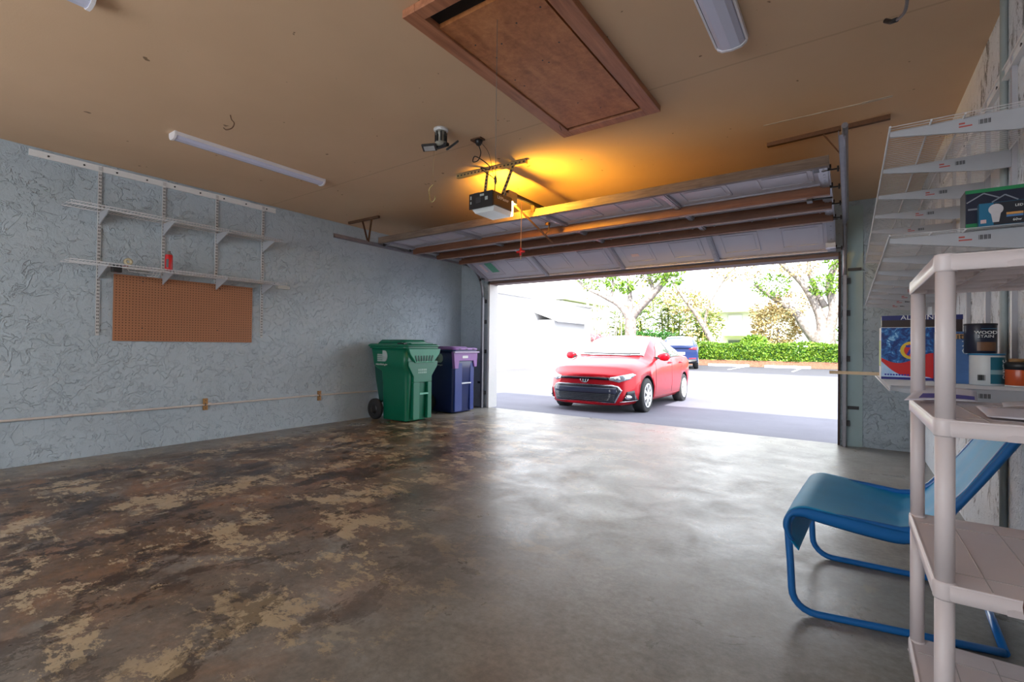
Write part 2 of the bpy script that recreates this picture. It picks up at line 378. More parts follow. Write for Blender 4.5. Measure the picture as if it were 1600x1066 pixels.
for sx in (DX0, DX1):
    for (y, z) in ((4.2, 2.385), (4.66, 2.385), (5.2, 2.385), (5.74, 2.38), (6.22, 2.16)):
        s = 1 if sx == DX1 else -1
        m_ = MB(); m_.box(min(sx-s*0.06, sx+s*0.01), max(sx-s*0.06, sx+s*0.01), y-0.035, y+0.035, z-0.012, z+0.012)
        m_.tube([(sx-s*0.05, y, z-0.018), (sx+s*0.06, y, z-0.018)], 0.006, 6); m_.lathe([(0.0, sx+s*0.045), (0.022, sx+s*0.045), (0.022, sx+s*0.058), (0.0, sx+s*0.058)], (0, y, z-0.018), 'x', 12)
        m_.build('roller', DARKS, door)
# warning sticker and tags on the bottom leaf
def on_leaf(s, t=0.009): return (5.74+ty/tl*s+tz/tl*t, 2.395+tz/tl*s-ty/tl*t)
for x, wd, s0, s1, c in ((-4.62, 0.14, 0.14, 0.40, (0.10, 0.36, 0.24)), (-4.78, 0.05, 0.16, 0.38, (0.72, 0.55, 0.58)), (-2.30, 0.10, 0.30, 0.36, (0.80, 0.55, 0.5))):
    m_ = MB(); a = on_leaf(s0); b_ = on_leaf(s1); q = [m_.v(p) for p in ((x-wd/2, a[0], a[1]), (x+wd/2, a[0], a[1]), (x+wd/2, b_[0], b_[1]), (x-wd/2, b_[0], b_[1]))]; m_.f(q)
    m_.build('sticker', simple('sticker_%d' % int(c[0]*100), c, 0.5, var=0.35, scale=60), door, label='small coloured sticker', solid=0.001)

def track(x, s, name, label):
    t = thing(name, label, 'track', (x, D-0.07, 0))
    m_ = MB(); m_.box(x-0.016, x+0.016, D-0.105, D-0.102, 0, 1.86); m_.box(x-0.018, x-0.014, D-0.105, D-0.06, 0, 1.86); m_.box(x+0.014, x+0.018, D-0.105, D-0.06, 0, 1.86)
    m_.build('vertical_track', STEEL, t)
    pts = []
    for k in range(9):
        a = PI/2*k/8; pts.append((x, D-0.09-0.38*(1-math.cos(a)), 1.86+0.48*math.sin(a)))
    MB().tube(pts, 0.019, 6).build('curved_track', STEEL, t)
    m_ = MB(); y1 = pts[-1][1]; m_.box(x-0.014, x+0.014, 3.47, y1, 2.335, 2.339); m_.box(x-0.016, x-0.012, 3.47, y1, 2.335, 2.365); m_.box(x+0.012, x+0.016, 3.47, y1, 2.335, 2.365)
    m_.box(x+s*0.017, x+s*0.020, 3.47, 5.2, 2.33, 2.385)
    m_.build('horizontal_track', STEEL, t)
    for z in (0.25, 0.95, 1.45, 1.80):
        MB().box(x-0.022+(0.0 if s < 0 else 0.0), x+0.05 if s > 0 else x+0.022, D-0.06, D-0.001, z-0.03, z+0.03).build('track_bracket', DARKS, t)
    m_ = MB(); m_.bar((x+s*0.03, D-0.03, 0.42), (x+s*0.13, D-0.03, 0.42), 0.02, 0.035); m_.tube([(x+s*0.05, D-0.05, 0.42), (x+s*0.05, D-0.03, 0.42)], 0.012, 8)
    m_.build('safety_sensor', BLACK, t, label='small black sensor')
    return t
track(-5.075, -1, 'door_track', 'grey steel door track by the left jamb and along the left wall')
track(-0.045, 1, 'door_track', 'grey steel door track by the right jamb near the wire shelves')
m_ = MB(); m_.bar((-0.02, D-0.06, 1.92), (0.10, D-0.06, 1.92), 0.015, 0.03); m_.build('door_latch', DARKS, None, 'dark latch bar at the top of the right door track', 'latch', loc=(0, D-0.06, 1.92))

# ceiling hangers of the tracks
t = thing('track_hanger', 'rusty three-legged hanger on the ceiling by the left wall', 'hanger', (-5.18, 3.97, H))
MB().bar((-5.48, 3.965, H-0.015), (-4.88, 3.975, H-0.015), 0.03, 0.03).build('ceiling_angle', RUST, t)
MB().bar((-5.20, 3.97, H-0.03), (-5.105, 3.985, 2.365), 0.03, 0.006).build('leg', RUST, t)
MB().bar((-5.02, 3.97, H-0.03), (-5.10, 3.985, 2.355), 0.025, 0.006).build('leg', RUST, t)
t = thing('track_hanger', 'rusty angle iron hanger on the ceiling above the right door track', 'hanger', (-0.02, 4.24, H))
MB().bar((-0.54, 4.26, H-0.015), (0.225, 4.20, H-0.015), 0.035, 0.03).build('ceiling_angle', RUST, t)
MB().bar((-0.0, 4.24, H-0.02), (-0.0, 4.24, 2.35), 0.035, 0.008).build('leg', RUST, t)
MB().bar((-0.17, 4.24, H-0.02), (-0.02, 4.24, 2.42), 0.028, 0.006).build('leg', RUST, t)
MB().tube([(-0.028, 3.35, 2.345), (-0.028, 3.6, 2.35), (-0.028, 4.9, 2.36), (-0.028, 5.9, 2.37)], 0.017, 8).build('spring_tube', STEEL, None, 'round grey spring tube above the right door track', 'tube', loc=(-0.028, 4.5, 2.36))
m_ = MB(); pts = [(-3.1+3.0*k/20, 5.70+0.02*math.sin(k/3), 2.34-0.03*math.sin(PI*k/20)) for k in range(21)]
m_.tube(pts, 0.004, 5).build('lift_cable', DARKS, door)
m_ = MB(); m_.tube([(-0.12, 4.72, 2.30), (-0.28, 4.74, 2.31)], 0.008, 6); m_.box(-0.30, -0.26, 4.70, 4.78, 2.29, 2.33); m_.build('lock_bar', DARKS, door)
m_ = MB(); m_.box(DX1-0.10, DX1-0.005, 4.11, 4.24, 2.372, 2.38); m_.build('corner_plate', DARKS, door)
m_ = MB(); m_.box(DX1-0.09, DX1+0.0, 6.12, 6.24, 2.14, 2.19); m_.build('bottom_bracket', simple('pale_bracket', (0.5, 0.5, 0.52), 0.4, 0.5), door)

# ================================================================== OPENER
op = thing('garage_door_opener', 'black and grey garage door opener hanging from the ceiling with its lamp lit', 'garage door opener', (-2.66, 3.43, 2.25))
OX0, OX1, OY0, OY1, OZ0, OZ1 = -2.80, -2.53, 3.29, 3.57, 2.275, 2.40
GBOX = simple('dark_grey_opener_case', (0.055, 0.048, 0.045), 0.4, 0.2)
MB().box(OX0, OX1, OY0, OY1, OZ0, OZ1).build('case', GBOX, op, bevel=0.006)
MB().box(OX0+0.002, OX1-0.002, OY0-0.012, OY0, OZ0-0.012, OZ1+0.002).build('end_panel', BLACK, op, bevel=0.004, label='black end panel')
m_ = MB(); m_.prism([(OX0+0.01, OZ0), (OX1-0.005, OZ0), (OX1-0.015, OZ0-0.045), (OX0+0.05, OZ0-0.045)], 'y', OY0+0.02, OY1+0.0)
LENS = MT('frosted_lens', (0.75, 0.78, 0.76), 0.35); LENS.i['Transmission Weight'].default_value = 0.35
LENS.i['Emission Color'].default_value = (0.85, 0.93, 1.0, 1); LENS.i['Emission Strength'].default_value = 0.12
LENS.col(LENS.mix(LENS.noise(6), (0.7, 0.74, 0.72), (0.8, 0.82, 0.8)))
m_.build('lamp_lens', LENS.m, op, label='frosted lamp cover under the case')
m_ = MB(); m_.box(OX1-0.035, OX1-0.004, OY1+0.004, OY1+0.03, OZ0-0.035, OZ1-0.02)
m_.build('lit_lamp', emis('warm_lamp_glow', (1.0, 0.74, 0.30), 14), op, bevel=0.008, label='glowing warm lamp at the back of the case')
pl = bpy.data.lights.new('opener_lamp', 'SPOT'); pl.energy = 320; pl.color = (1.0, 0.50, 0.035); pl.shadow_soft_size = 0.03; pl.spot_size = math.radians(178); pl.spot_blend = 1.0
plo = bpy.data.objects.new('opener_lamp', pl); COL.objects.link(plo); plo.location = (-2.60, 3.625, 2.36); plo.rotation_euler = Vector((0.25, 0.60, 1)).to_track_quat('-Z', 'Y').to_euler(); plo.parent = None
M_ = face((OX1+0.0005, (OY0+OY1)/2, OZ1-0.045), (0, 1, 0), (0, 0, 1)); text('lettering', 'LiftMaster', 0.042, WHT, M_, op)
for (x, z, wd, hh) in ((-2.775, 2.365, 0.012, 0.03), (-2.775, 2.32, 0.012, 0.022), (-2.65, 2.375, 0.045, 0.018), (-2.69, 2.335, 0.06, 0.05), (-2.60, 2.34, 0.03, 0.03)):
    MB().box(x-wd/2, x+wd/2, OY0-0.0135, OY0-0.0115, z-hh/2, z+hh/2).build('panel_mark', GREYP if wd < 0.05 else simple('dim_panel', (0.04, 0.04, 0.045), 0.5), op)
for x in (-2.745, -2.455):                       # perforated hangers
    m_ = MB(); xt = x+0.02; xb_ = x-0.0 if x < -2.6 else -2.54
    m_.bar((xb_, 3.43, OZ1-0.01), (xt, 3.45, H-0.03), 0.034, 0.004, up=(0, 1, 0))
    m_.build('hanger_strap', BRASS, op)
    m_ = MB()
    for k in range(8):
        f = (k+0.6)/8.2; px = xb_+(xt-xb_)*f; pz = OZ1-0.01+(H-0.02-OZ1)*f
        m_.box(px-0.008, px+0.008, 3.43+0.02*f-0.004, 3.43+0.02*f+0.004, pz-0.008, pz+0.008)
    m_.build('hole_pattern', BLACK, op)
m_ = MB(); m_.bar((-3.08, 3.436, H-0.018), (-2.315, 3.48, H-0.018), 0.034, 0.034); ang = m_.build('ceiling_angle', BRASS, op)
for k in range(19):
    f = (k+0.5)/19; p = Vector((-3.08, 3.436, H-0.018)).lerp(Vector((-2.315, 3.48, H-0.018)), f)
    MB().box(p.x-0.009, p.x+0.009, p.y-0.0185, p.y-0.016, p.z-0.006, p.z+0.008).build('slot', BLACK, ang)
each('mounting_bracket', STEEL, op, [MB().box(-2.76, -2.70, 3.30, 3.40, OZ1, OZ1+0.012), MB().box(-2.57, -2.53, 3.48, 3.56, OZ1, OZ1+0.03)])
MB().box(-2.60, -2.575, 3.57, 6.36, 2.455, 2.485).build('drive_rail', DARKS, op)
MB().box(-2.61, -2.565, 3.57, 3.70, 2.38, 2.485).build('rail_mount', STEEL, op)
m_ = MB(); m_.bar((-2.585, 4.0, 2.445), (-2.62, 4.05, 2.40), 0.03, 0.02); m_.bar((-2.62, 3.72, 2.40), (-2.625, 4.46, 2.17), 0.022, 0.006); m_.build('door_arm', RUST, op)
m_ = MB(); m_.tube([(-2.62, 4.30, 2.22), (-2.615, 4.36, 2.27), (-2.61, 4.38, 2.36)], 0.007, 6); m_.lathe([(0.015, -0.02), (0.018, 0), (0.015, 0.02)], (-2.61, 4.33, 2.34), 'x', 10); m_.build('curved_arm', RUST, op)
m_ = MB(); m_.tube([(-2.445, 3.60, 2.36), (-2.45, 3.60, 1.90)], 0.0035, 6); cordo = m_.build('release_cord', emis('orange_cord', (0.85, 0.42, 0.18), 0.0), op, label='orange release cord')
m_ = MB(); m_.tube([(-2.49, 3.60, 1.905), (-2.41, 3.60, 1.905)], 0.011, 8); m_.tube([(-2.45, 3.60, 1.94), (-2.45, 3.60, 1.87)], 0.010, 8); m_.build('handle', simple('red_handle', (0.7, 0.02, 0.02), 0.4), cordo, label='red pull handle')
m_ = MB(); m_.tube([(-2.45, 3.60, 1.87), (-2.447, 3.60, 1.835)], 0.004, 6); m_.build('cord_end', WOODL, cordo)
# power cable and outlet
t = thing('ceiling_outlet', 'small ceiling outlet with a black cable running down to the opener', 'outlet', (-2.40, 2.92, H))
m_ = MB(); m_.box(-2.46, -2.36, 2.89, 2.95, H-0.012, H); m_.build('plate', RUST, t)
m_ = MB(); m_.lathe([(0.018, -0.05), (0.03, -0.03), (0.032, -0.012)], (-2.40, 2.92, H), 'z', 12); m_.build('plug', BLACK, t)
pts = [(-2.40, 2.92, 2.63), (-2.41, 2.96, 2.585), (-2.47, 3.0, 2.55), (-2.54, 3.02, 2.56), (-2.52, 3.02, 2.60), (-2.44, 3.03, 2.55), (-2.39, 3.05, 2.50), (-2.42, 3.08, 2.49), (-2.52, 3.1, 2.53), (-2.50, 3.14, 2.50), (-2.46, 3.2, 2.46), (-2.50, 3.27, 2.44), (-2.55, 3.33, 2.40)]
def smooth_path(p, n=6):
    p = [Vector(q) for q in p]; out = []
    for i in range(len(p)-1):
        a, b, c, d = p[max(i-1, 0)], p[i], p[i+1], p[min(i+2, len(p)-1)]
        for k in range(n):
            s = k/n; out.append(0.5*((2*b)+(c-a)*s+(2*a-5*b+4*c-d)*s*s+(3*b-a-3*c+d)*s**3))
    out.append(p[-1]); return out
MB().tube(smooth_path(pts), 0.0045, 6).build('cable', BLACK, t)
MB().tube(smooth_path([(-2.38, 2.92, 2.65), (-2.36, 2.98, 2.6), (-2.38, 3.05, 2.55), (-2.43, 3.15, 2.48), (-2.47, 3.25, 2.45)]), 0.002, 5).build('wire', BLACK, t)

# ================================================================== CEILING THINGS
def led(x, y0, y1, wd, label):
    t = thing('ceiling_light', label, 'ceiling light', (x, (y0+y1)/2, H), 'unlit white strip lights on the ceiling')
    h = wd/2; FM = simple('white_fixture_metal', (0.74, 0.72, 0.75), 0.35, var=0.03)
    MB().box(x-h*0.95, x+h*0.95, y0+0.012, y1-0.012, H-0.022, H).build('base', FM, t)
    prof = [(-1, 0.018), (-0.92, 0.034), (-0.62, 0.050), (0, 0.056), (0.62, 0.050), (0.92, 0.034), (1, 0.018)]
    MB().prism([(x+u*h*0.94, H-v) for u, v in prof], 'y', y0+0.016, y1-0.016).build('diffuser', simple('lavender_white_diffuser', (0.56, 0.58, 0.74), 0.22, var=0.02), t)
    for sx in (-1, 1): MB().box(x+sx*h-0.005, x+sx*h+0.005, y0+0.012, y1-0.012, H-0.03, H-0.002).build('side_rail', FM, t)
    for a, b in ((y0, y0+0.016), (y1-0.016, y1)):
        MB().prism([(x-h-0.004, H)]+[(x+u*(h+0.004), H-v-0.004) for u, v in prof]+[(x+h+0.004, H)], 'y', a, b).build('end_cap', FM, t)
led(-4.31, 1.50, 2.80, 0.105, 'long white strip light on the ceiling nearest the left wall shelves')
led(-0.515, 1.40, 2.72, 0.148, 'white strip light on the ceiling right of the wooden hatch')
led(-2.94, -0.62, 0.69, 0.13, 'white strip light cut off by the top edge, left of the hatch')

t = thing('attic_hatch', 'red-brown wooden attic hatch with a plywood panel in the ceiling', 'attic hatch', (-1.42, 2.4, H))
HX0, HX1, HY0, HY1 = -1.790, -1.048, 1.58, 3.20
for x0, x1, y0, y1 in ((HX0, HX0+0.085, HY0, HY1), (HX1-0.095, HX1, HY0, HY1), (HX0+0.085, HX1-0.095, HY1-0.085, HY1), (HX0+0.085, HX1-0.095, HY0, HY0+0.07)):
    MB().box(x0, x1, y0, y1, H-0.040, H).build('frame_board', WOODH, t, bevel=0.003)
MB().box(HX0+0.085, HX1-0.095, HY0+0.07, HY1-0.085, H-0.006, H).build('dark_gap', simple('dark_attic_gap', (0.008, 0.004, 0.003), 0.9), t)
Mx = Matrix.Translation((0, 0, 0))
MB().box(HX0+0.088, HX1-0.112, HY0+0.17, HY1-0.112, H-0.030, H-0.006).build('panel', WOODP, t, label='orange brown plywood panel')
each('nail', BLACK, t, [MB().lathe([(0.005, -0.0312), (0.005, -0.029)], (random.uniform(HX0+0.12, HX1-0.14), random.uniform(1.85, 3.0), H), 'z', 8) for k in range(12)])
MB().bar((HX0+0.05, 3.07, H-0.041), (HX0+0.075, 3.0, H-0.041), 0.004, 0.004).build('latch', RUST, t)
t = thing('hanging_string', 'thin string hanging from the wooden hatch above the opener', 'string', (-1.42, 1.86, 2.65))
MB().tube([(-1.42, 1.86, H-0.03), (-1.42, 1.86, 1.86)], 0.0016, 5).build('string', simple('grey_string', (0.16, 0.14, 0.12), 0.7), t)
MB().lathe([(0.002, 0.035), (0.006, 0.02), (0.007, 0), (0.003, -0.012)], (-1.42, 1.86, 1.85), 'z', 8).build('weight', DARKS, t)

t = thing('floodlight', 'black two-panel utility lamp screwed to a round ceiling base', 'lamp', (-2.53, 2.63, H))
MB().lathe([(0.055, 0), (0.055, -0.012), (0.045, -0.022)], (-2.53, 2.63, H), 'z', 24).build('base', simple('white_socket_base', (0.62, 0.62, 0.62), 0.4), t)
m_ = MB(); m_.lathe([(0.040, -0.02), (0.040, -0.05), (0.034, -0.055), (0.036, -0.10), (0.044, -0.105), (0.044, -0.125), (0.02, -0.13)], (-2.53, 2.63, H), 'z', 20); m_.build('body', simple('grey_lamp_body', (0.28, 0.27, 0.23), 0.45), t)
m_ = MB()
for k in range(8):
    a = 2*PI*k/8; m_.box(-0.006, 0.006, 0.036, 0.046, -0.10, -0.03, Matrix.Translation((-2.53, 2.63, H)) @ Matrix.Rotation(a, 4, 'Z'))
m_.build('cooling_fin', BLACK, t)
def wing(Mw):
    m_ = MB(); m_.box(-0.055, 0.055, -0.04, 0.04, -0.008, 0.008, Mw); o = m_.build('lamp_panel', BLACK, t, bevel=0.006)
    m_ = MB(); m_.box(-0.040, 0.040, -0.027, 0.027, -0.0105, -0.007, Mw); m_.build('lens', simple('grey_led_lens', (0.5, 0.52, 0.54), 0.2), o)
def frame(o, X, Y):
    X = Vector(X).normalized(); Y = (Vector(Y)-X*Vector(Y).dot(X)).normalized(); m = Matrix((X, Y, X.cross(Y))).transposed().to_4x4(); m.translation = Vector(o); return m
wing(frame((-2.60, 2.58, H-0.140), (0.82, 0.57, 0.10), (-0.58, 0.80, -0.22)))
wing(frame((-2.455, 2.675, H-0.125), (0.62, 0.40, 0.55), (-0.64, 0.66, 0.36)))
m_ = MB(); m_.box(-2.60, -2.46, 2.615, 2.645, H-0.14, H-0.118); m_.build('hinge', BLACK, t)
def hook(name, label, pts, r, mat, loc):
    return MB().tube(smooth_path(pts), r, 6).build(name, mat, None, label, 'hook', loc=loc)
hook('ceiling_hook', 'small rusty hook in the ceiling by the long left strip light', [(-3.637, 1.625, H), (-3.63, 1.63, 2.65), (-3.61, 1.64, 2.62), (-3.62, 1.63, 2.585), (-3.66, 1.61, 2.575), (-3.68, 1.60, 2.59)], 0.004, RUST, (-3.637, 1.625, H))
t = thing('hanging_hook', 'brass coloured hook hanging from a thread below the black utility lamp', 'hook', (-2.61, 2.65, 2.5))
MB().tube([(-2.61, 2.65, H), (-2.632, 2.65, 2.28)], 0.0012, 4).build('thread', BRASS, t)
MB().tube(smooth_path([(-2.625, 2.65, 2.28), (-2.665, 2.65, 2.255), (-2.665, 2.65, 2.21), (-2.655, 2.65, 2.165), (-2.63, 2.65, 2.15), (-2.605, 2.65, 2.165), (-2.60, 2.65, 2.19)]), 0.0045, 6).build('hook', BRASS, t)
hook('bicycle_hook', 'black-ended bicycle hook in the ceiling near the right wall', [(0.20, 2.70, H), (0.205, 2.74, H-0.05), (0.20, 2.80, H-0.085), (0.17, 2.86, H-0.08), (0.14, 2.90, H-0.05)], 0.007, STEEL, (0.2, 2.7, H))
MB().tube([(0.175, 2.85, H-0.083), (0.155, 2.885, H-0.066), (0.135, 2.905, H-0.042)], 0.011, 8).build('hook_sleeve', BLACK, bpy.data.objects['bicycle_hook'])
m_ = MB(); m_.bar((-0.52, 3.90, H-0.0015), (0.06, 3.90, H-0.0015), 0.012, 0.003); m_.bar((0.06, 3.90, H-0.0015), (0.22, 3.895, H-0.0015), 0.028, 0.003)
m_.build('ceiling_crack', wood('cracked_paint', (0.12, 0.05, 0.02), (0.75, 0.66, 0.52), 22), None, kind='structure')

# ================================================================== LEFT WALL
ZU, ZL = 2.235, 1.742
t = thing('shelf_rail', 'white horizontal shelf rail along the top of the left wall', 'rail', (L, 2.0, 2.62))
m_ = MB(); m_.box(L, L+0.012, 0.93, 3.04, 2.60, 2.655); m_.box(L+0.012, L+0.018, 0.93, 3.04, 2.645, 2.655); m_.box(L+0.012, L+0.018, 0.93, 3.04, 2.60, 2.608); m_.build('rail', WHITEP, t)
each('screw', BLACK, t, [MB().lathe([(0.008, 0.012), (0.008, 0.017), (0.003, 0.019)], (L, 1.05+k*0.235, 2.626), 'x', 8) for k in range(9)])
for (y, zb, lb) in ((1.398, 1.10, 'leftmost slotted white shelf upright on the left wall'), (1.90, 1.69, 'second slotted shelf upright from the left, above the pegboard'),
                    (2.392, 1.67, 'third slotted shelf upright from the left, above the pegboard'), (2.892, 1.11, 'rightmost slotted white shelf upright on the left wall')):
    t = thing('shelf_upright', lb, 'shelf upright', (L, y, zb), 'shelf uprights on the left wall')
    m_ = MB(); m_.box(L, L+0.016, y-0.013, y+0.013, zb, 2.645); m_.build('upright', simple('pale_upright', (0.52, 0.52, 0.52), 0.4, var=0.05), t)
    m_ = MB()
    for k in range(int((2.60-zb)/0.032)):
        for dy in (-0.005, 0.005): m_.box(L+0.0155, L+0.0168, y+dy-0.0028, y+dy+0.0028, zb+0.02+k*0.032, zb+0.036+k*0.032)
    m_.build('slot_pattern', simple('dark_slot', (0.07, 0.07, 0.07), 0.7), t)
    for z in (ZU, ZL):
        m_ = MB(); m_.prism([(L+0.01, z-0.008), (L+0.30, z-0.008), (L+0.29, z-0.026), (L+0.016, z-0.125)], 'y', y-0.004, y+0.004)
        m_.build('bracket', BRKT, t)
def wire_shelf(x_wall, x_front, y0, y1, z, parent_mat, name, label, lip=0.03, pitch=0.0254, group=None, rods=(0.0, 0.5, 1.0), r=0.0018):
    t = thing(name, label, 'wire shelf', ((x_wall+x_front)/2, (y0+y1)/2, z), group)
    m_ = MB(); s = 1 if x_front > x_wall else -1; n = int((y1-y0)/pitch)
    for k in range(n+1):
        y = y0 + (y1-y0)*k/n
        m_.tube([(x_wall+s*0.022, y, z), (x_front, y, z), (x_front, y, z-lip)], r, 4, cap=False, smooth=False)
    m_.build('wires', parent_mat, t)
    for f in rods:
        x = x_wall+s*0.024+(x_front-x_wall-s*0.024)*f; m_ = MB(); m_.tube([(x, y0-0.005, z-0.004), (x, y1+0.005, z-0.004)], 0.0034, 6); m_.build('rod', parent_mat, t)
    m_ = MB(); m_.tube([(x_front+s*0.002, y0-0.005, z-lip), (x_front+s*0.002, y1+0.005, z-lip)], 0.0038, 6); m_.build('front_rod', parent_mat, t)
    return t
wire_shelf(L, L+0.305, 1.14, 2.97, ZU, WIREW, 'wire_shelf', 'empty upper white wire shelf on the left wall', group='wire shelves on the left wall')
wire_shelf(L, L+0.305, 1.14, 3.02, ZL, WIREW, 'wire_shelf', 'lower white wire shelf on the left wall holding a red spray can', group='wire shelves on the left wall')
t = thing('spray_can', 'red spray can standing on the lower left wall shelf', 'spray can', (-5.43, 1.885, ZL+0.002))
MB().lathe([(0.030, 0), (0.032, 0.005), (0.032, 0.145), (0.030, 0.152)], (-5.43, 1.885, ZL+0.002), 'z', 20).build('body', simple('red_can_paint', (0.62, 0.015, 0.02), 0.3, var=0.1), t)
MB().lathe([(0.030, 0.150), (0.024, 0.165), (0.014, 0.175), (0.014, 0.19), (0.006, 0.192)], (-5.43, 1.885, ZL+0.002), 'z', 16).build('cap', simple('dull_can_top', (0.20, 0.17, 0.16), 0.5), t)
m_ = MB(); m_.box(-0.010, 0.010, -0.033, -0.0325, 0.03, 0.11, Matrix.Translation((-5.43, 1.885, ZL)) @ Matrix.Rotation(0.9, 4, 'Z')); m_.build('label_patch', BLACK, t)
m_ = MB(); m_.lathe([(0.012, -0.012), (0.033, -0.012), (0.033, 0.012), (0.012, 0.012), (0.012, -0.012)], (-5.40, 1.555, ZL+0.035), 'x', 24, cap=False)
m_.build('tape_roll', simple('cream_tape', (0.62, 0.55, 0.36), 0.6), None, 'cream roll of tape standing on the lower left wall shelf', 'tape roll', loc=(-5.40, 1.555, ZL+0.002))
m_ = MB(); m_.box(-5.41, -5.35, 1.43, 1.50, ZL-0.075, ZL-0.012); o = m_.build('hanging_clip', BLACK, None, 'black clip hanging under the near end of the lower left wall shelf', 'clip', loc=(-5.38, 1.46, ZL-0.04), bevel=0.006)
m_ = MB(); m_.bar((-5.385, 1.47, ZL-0.02), (-5.40, 1.55, ZL-0.006), 0.025, 0.008); m_.box(-5.387, -5.373, 1.452, 1.468, ZL-0.077, ZL-0.074); m_.build('clip_arm', simple('pink_clip_arm', (0.45, 0.2, 0.22), 0.5), o)
t = thing('hanging_rack', 'thin white wire rack hanging under the lower left wall shelf above the pegboard', 'rack', (-5.36, 1.66, ZL-0.04))
m_ = MB(); m_.tube([(-5.36, 1.53, ZL-0.01), (-5.36, 1.55, ZL-0.055), (-5.36, 1.82, ZL-0.055)], 0.003, 6)
m_.build('bar', WIREW, t)
for k in range(3): MB().tube(smooth_path([(-5.36, 1.75+k*0.025, ZL-0.005), (-5.36, 1.735+k*0.025, ZL-0.06), (-5.37, 1.715+k*0.025, ZL-0.085), (-5.40, 1.70+k*0.025, ZL-0.075)], 4), 0.0025, 5).build('prong', WIREW, t)
t = thing('wire_soap_rack', 'clear plastic tray hooked on the far end of the lower left wall shelf', 'tray', (-5.31, 2.98, ZL-0.05))
m_ = MB(); m_.box(-5.335, -5.285, 2.90, 3.04, ZL-0.075, ZL-0.07); m_.box(-5.287, -5.283, 2.90, 3.04, ZL-0.075, ZL-0.04); m_.box(-5.335, -5.331, 2.90, 3.04, ZL-0.075, ZL-0.04); m_.build('tray', simple('milky_plastic', (0.42, 0.44, 0.42), 0.3), t)
m_ = MB()
for y in (2.92, 3.02): m_.tube(smooth_path([(-5.31, y, ZL-0.04), (-5.31, y-0.01, ZL-0.01), (-5.33, y+0.01, ZL+0.006), (-5.35, y+0.02, ZL-0.01)], 4), 0.0025, 5)
m_.build('hook', WIREW, t)
# pegboard
t = thing('pegboard', 'brown perforated pegboard on the left wall under the shelves', 'pegboard', (L, 2.145, 1.05))
PB = simple('pegboard_brown', (0.36, 0.155, 0.075), 0.6, var=0.08, scale=6)
MB().box(L+0.006, L+0.020, 1.510, 2.780, 1.052, 1.680).build('board', PB, t, bevel=0.002)
m_ = MB()
for i in range(49):
    for j in range(24):
        y = 1.53+i*0.0257; z = 1.071+j*0.0257; n = 6
        m_.f([m_.v((L+0.0205, y+0.0046*math.cos(2*PI*k/n), z+0.0046*math.sin(2*PI*k/n))) for k in range(n)])
m_.build('hole_pattern', simple('peg_hole_dark', (0.03, 0.012, 0.008), 0.9), t, fix=False)
each('screw', BLACK, t, [MB().lathe([(0.006, 0.020), (0.006, 0.023)], (L, y+random.uniform(-0.02, 0.02), z), 'x', 8) for y in (1.75, 2.42) for z in (1.18, 1.63)])
# conduit and blocks
t = thing('conduit_pipe', 'thin white conduit pipe running low along the left wall', 'pipe', (L+0.015, 2.5, 0.38))
pts = [(L+0.013, y, 0.386+0.004*math.sin(y*2.1)-0.008*max(0, y-2.3)/1.3) for y in [-1.9+0.35*k for k in range(22)]]
MB().tube(pts, 0.0105, 8).build('pipe', simple('cream_conduit', (0.58, 0.52, 0.47), 0.4, var=0.08), t)
m_ = MB(); m_.tube([(L+0.013, 1.18, 0.389), (L+0.013, 1.24, 0.389)], 0.013, 8); m_.tube([(L+0.013, 2.33, 0.388), (L+0.013, 2.37, 0.388)], 0.013, 8); m_.build('coupling', simple('cream_conduit', (0.5,)*3), t)
BLK = wood('orange_brown_block', (0.20, 0.09, 0.025), (0.45, 0.24, 0.08), 8, 0.6, 'z')
for y, z, lb in ((2.31, 0.388, 'nearer small brown wooden block behind the conduit pipe'), (3.655, 0.374, 'farther small brown wooden block behind the conduit pipe, toward the bins')):
    t = thing('wooden_block', lb, 'wooden block', (L, y, z-0.06), 'wooden blocks holding the conduit')
    MB().box(L, L+0.022, y-0.022, y+0.022, z-0.062, z+0.062).build('block', BLK, t, bevel=0.003)
    MB().tube([(L+0.02, y-0.005, z-0.016), (L+0.028, y, z), (L+0.02, y-0.005, z+0.016)], 0.004, 6).build('clip', DARKS, t)
    each('screw', BLACK, t, [MB().lathe([(0.005, 0.022), (0.005, 0.024)], (L, y, z+q), 'x', 8) for q in (0.04, -0.04)])

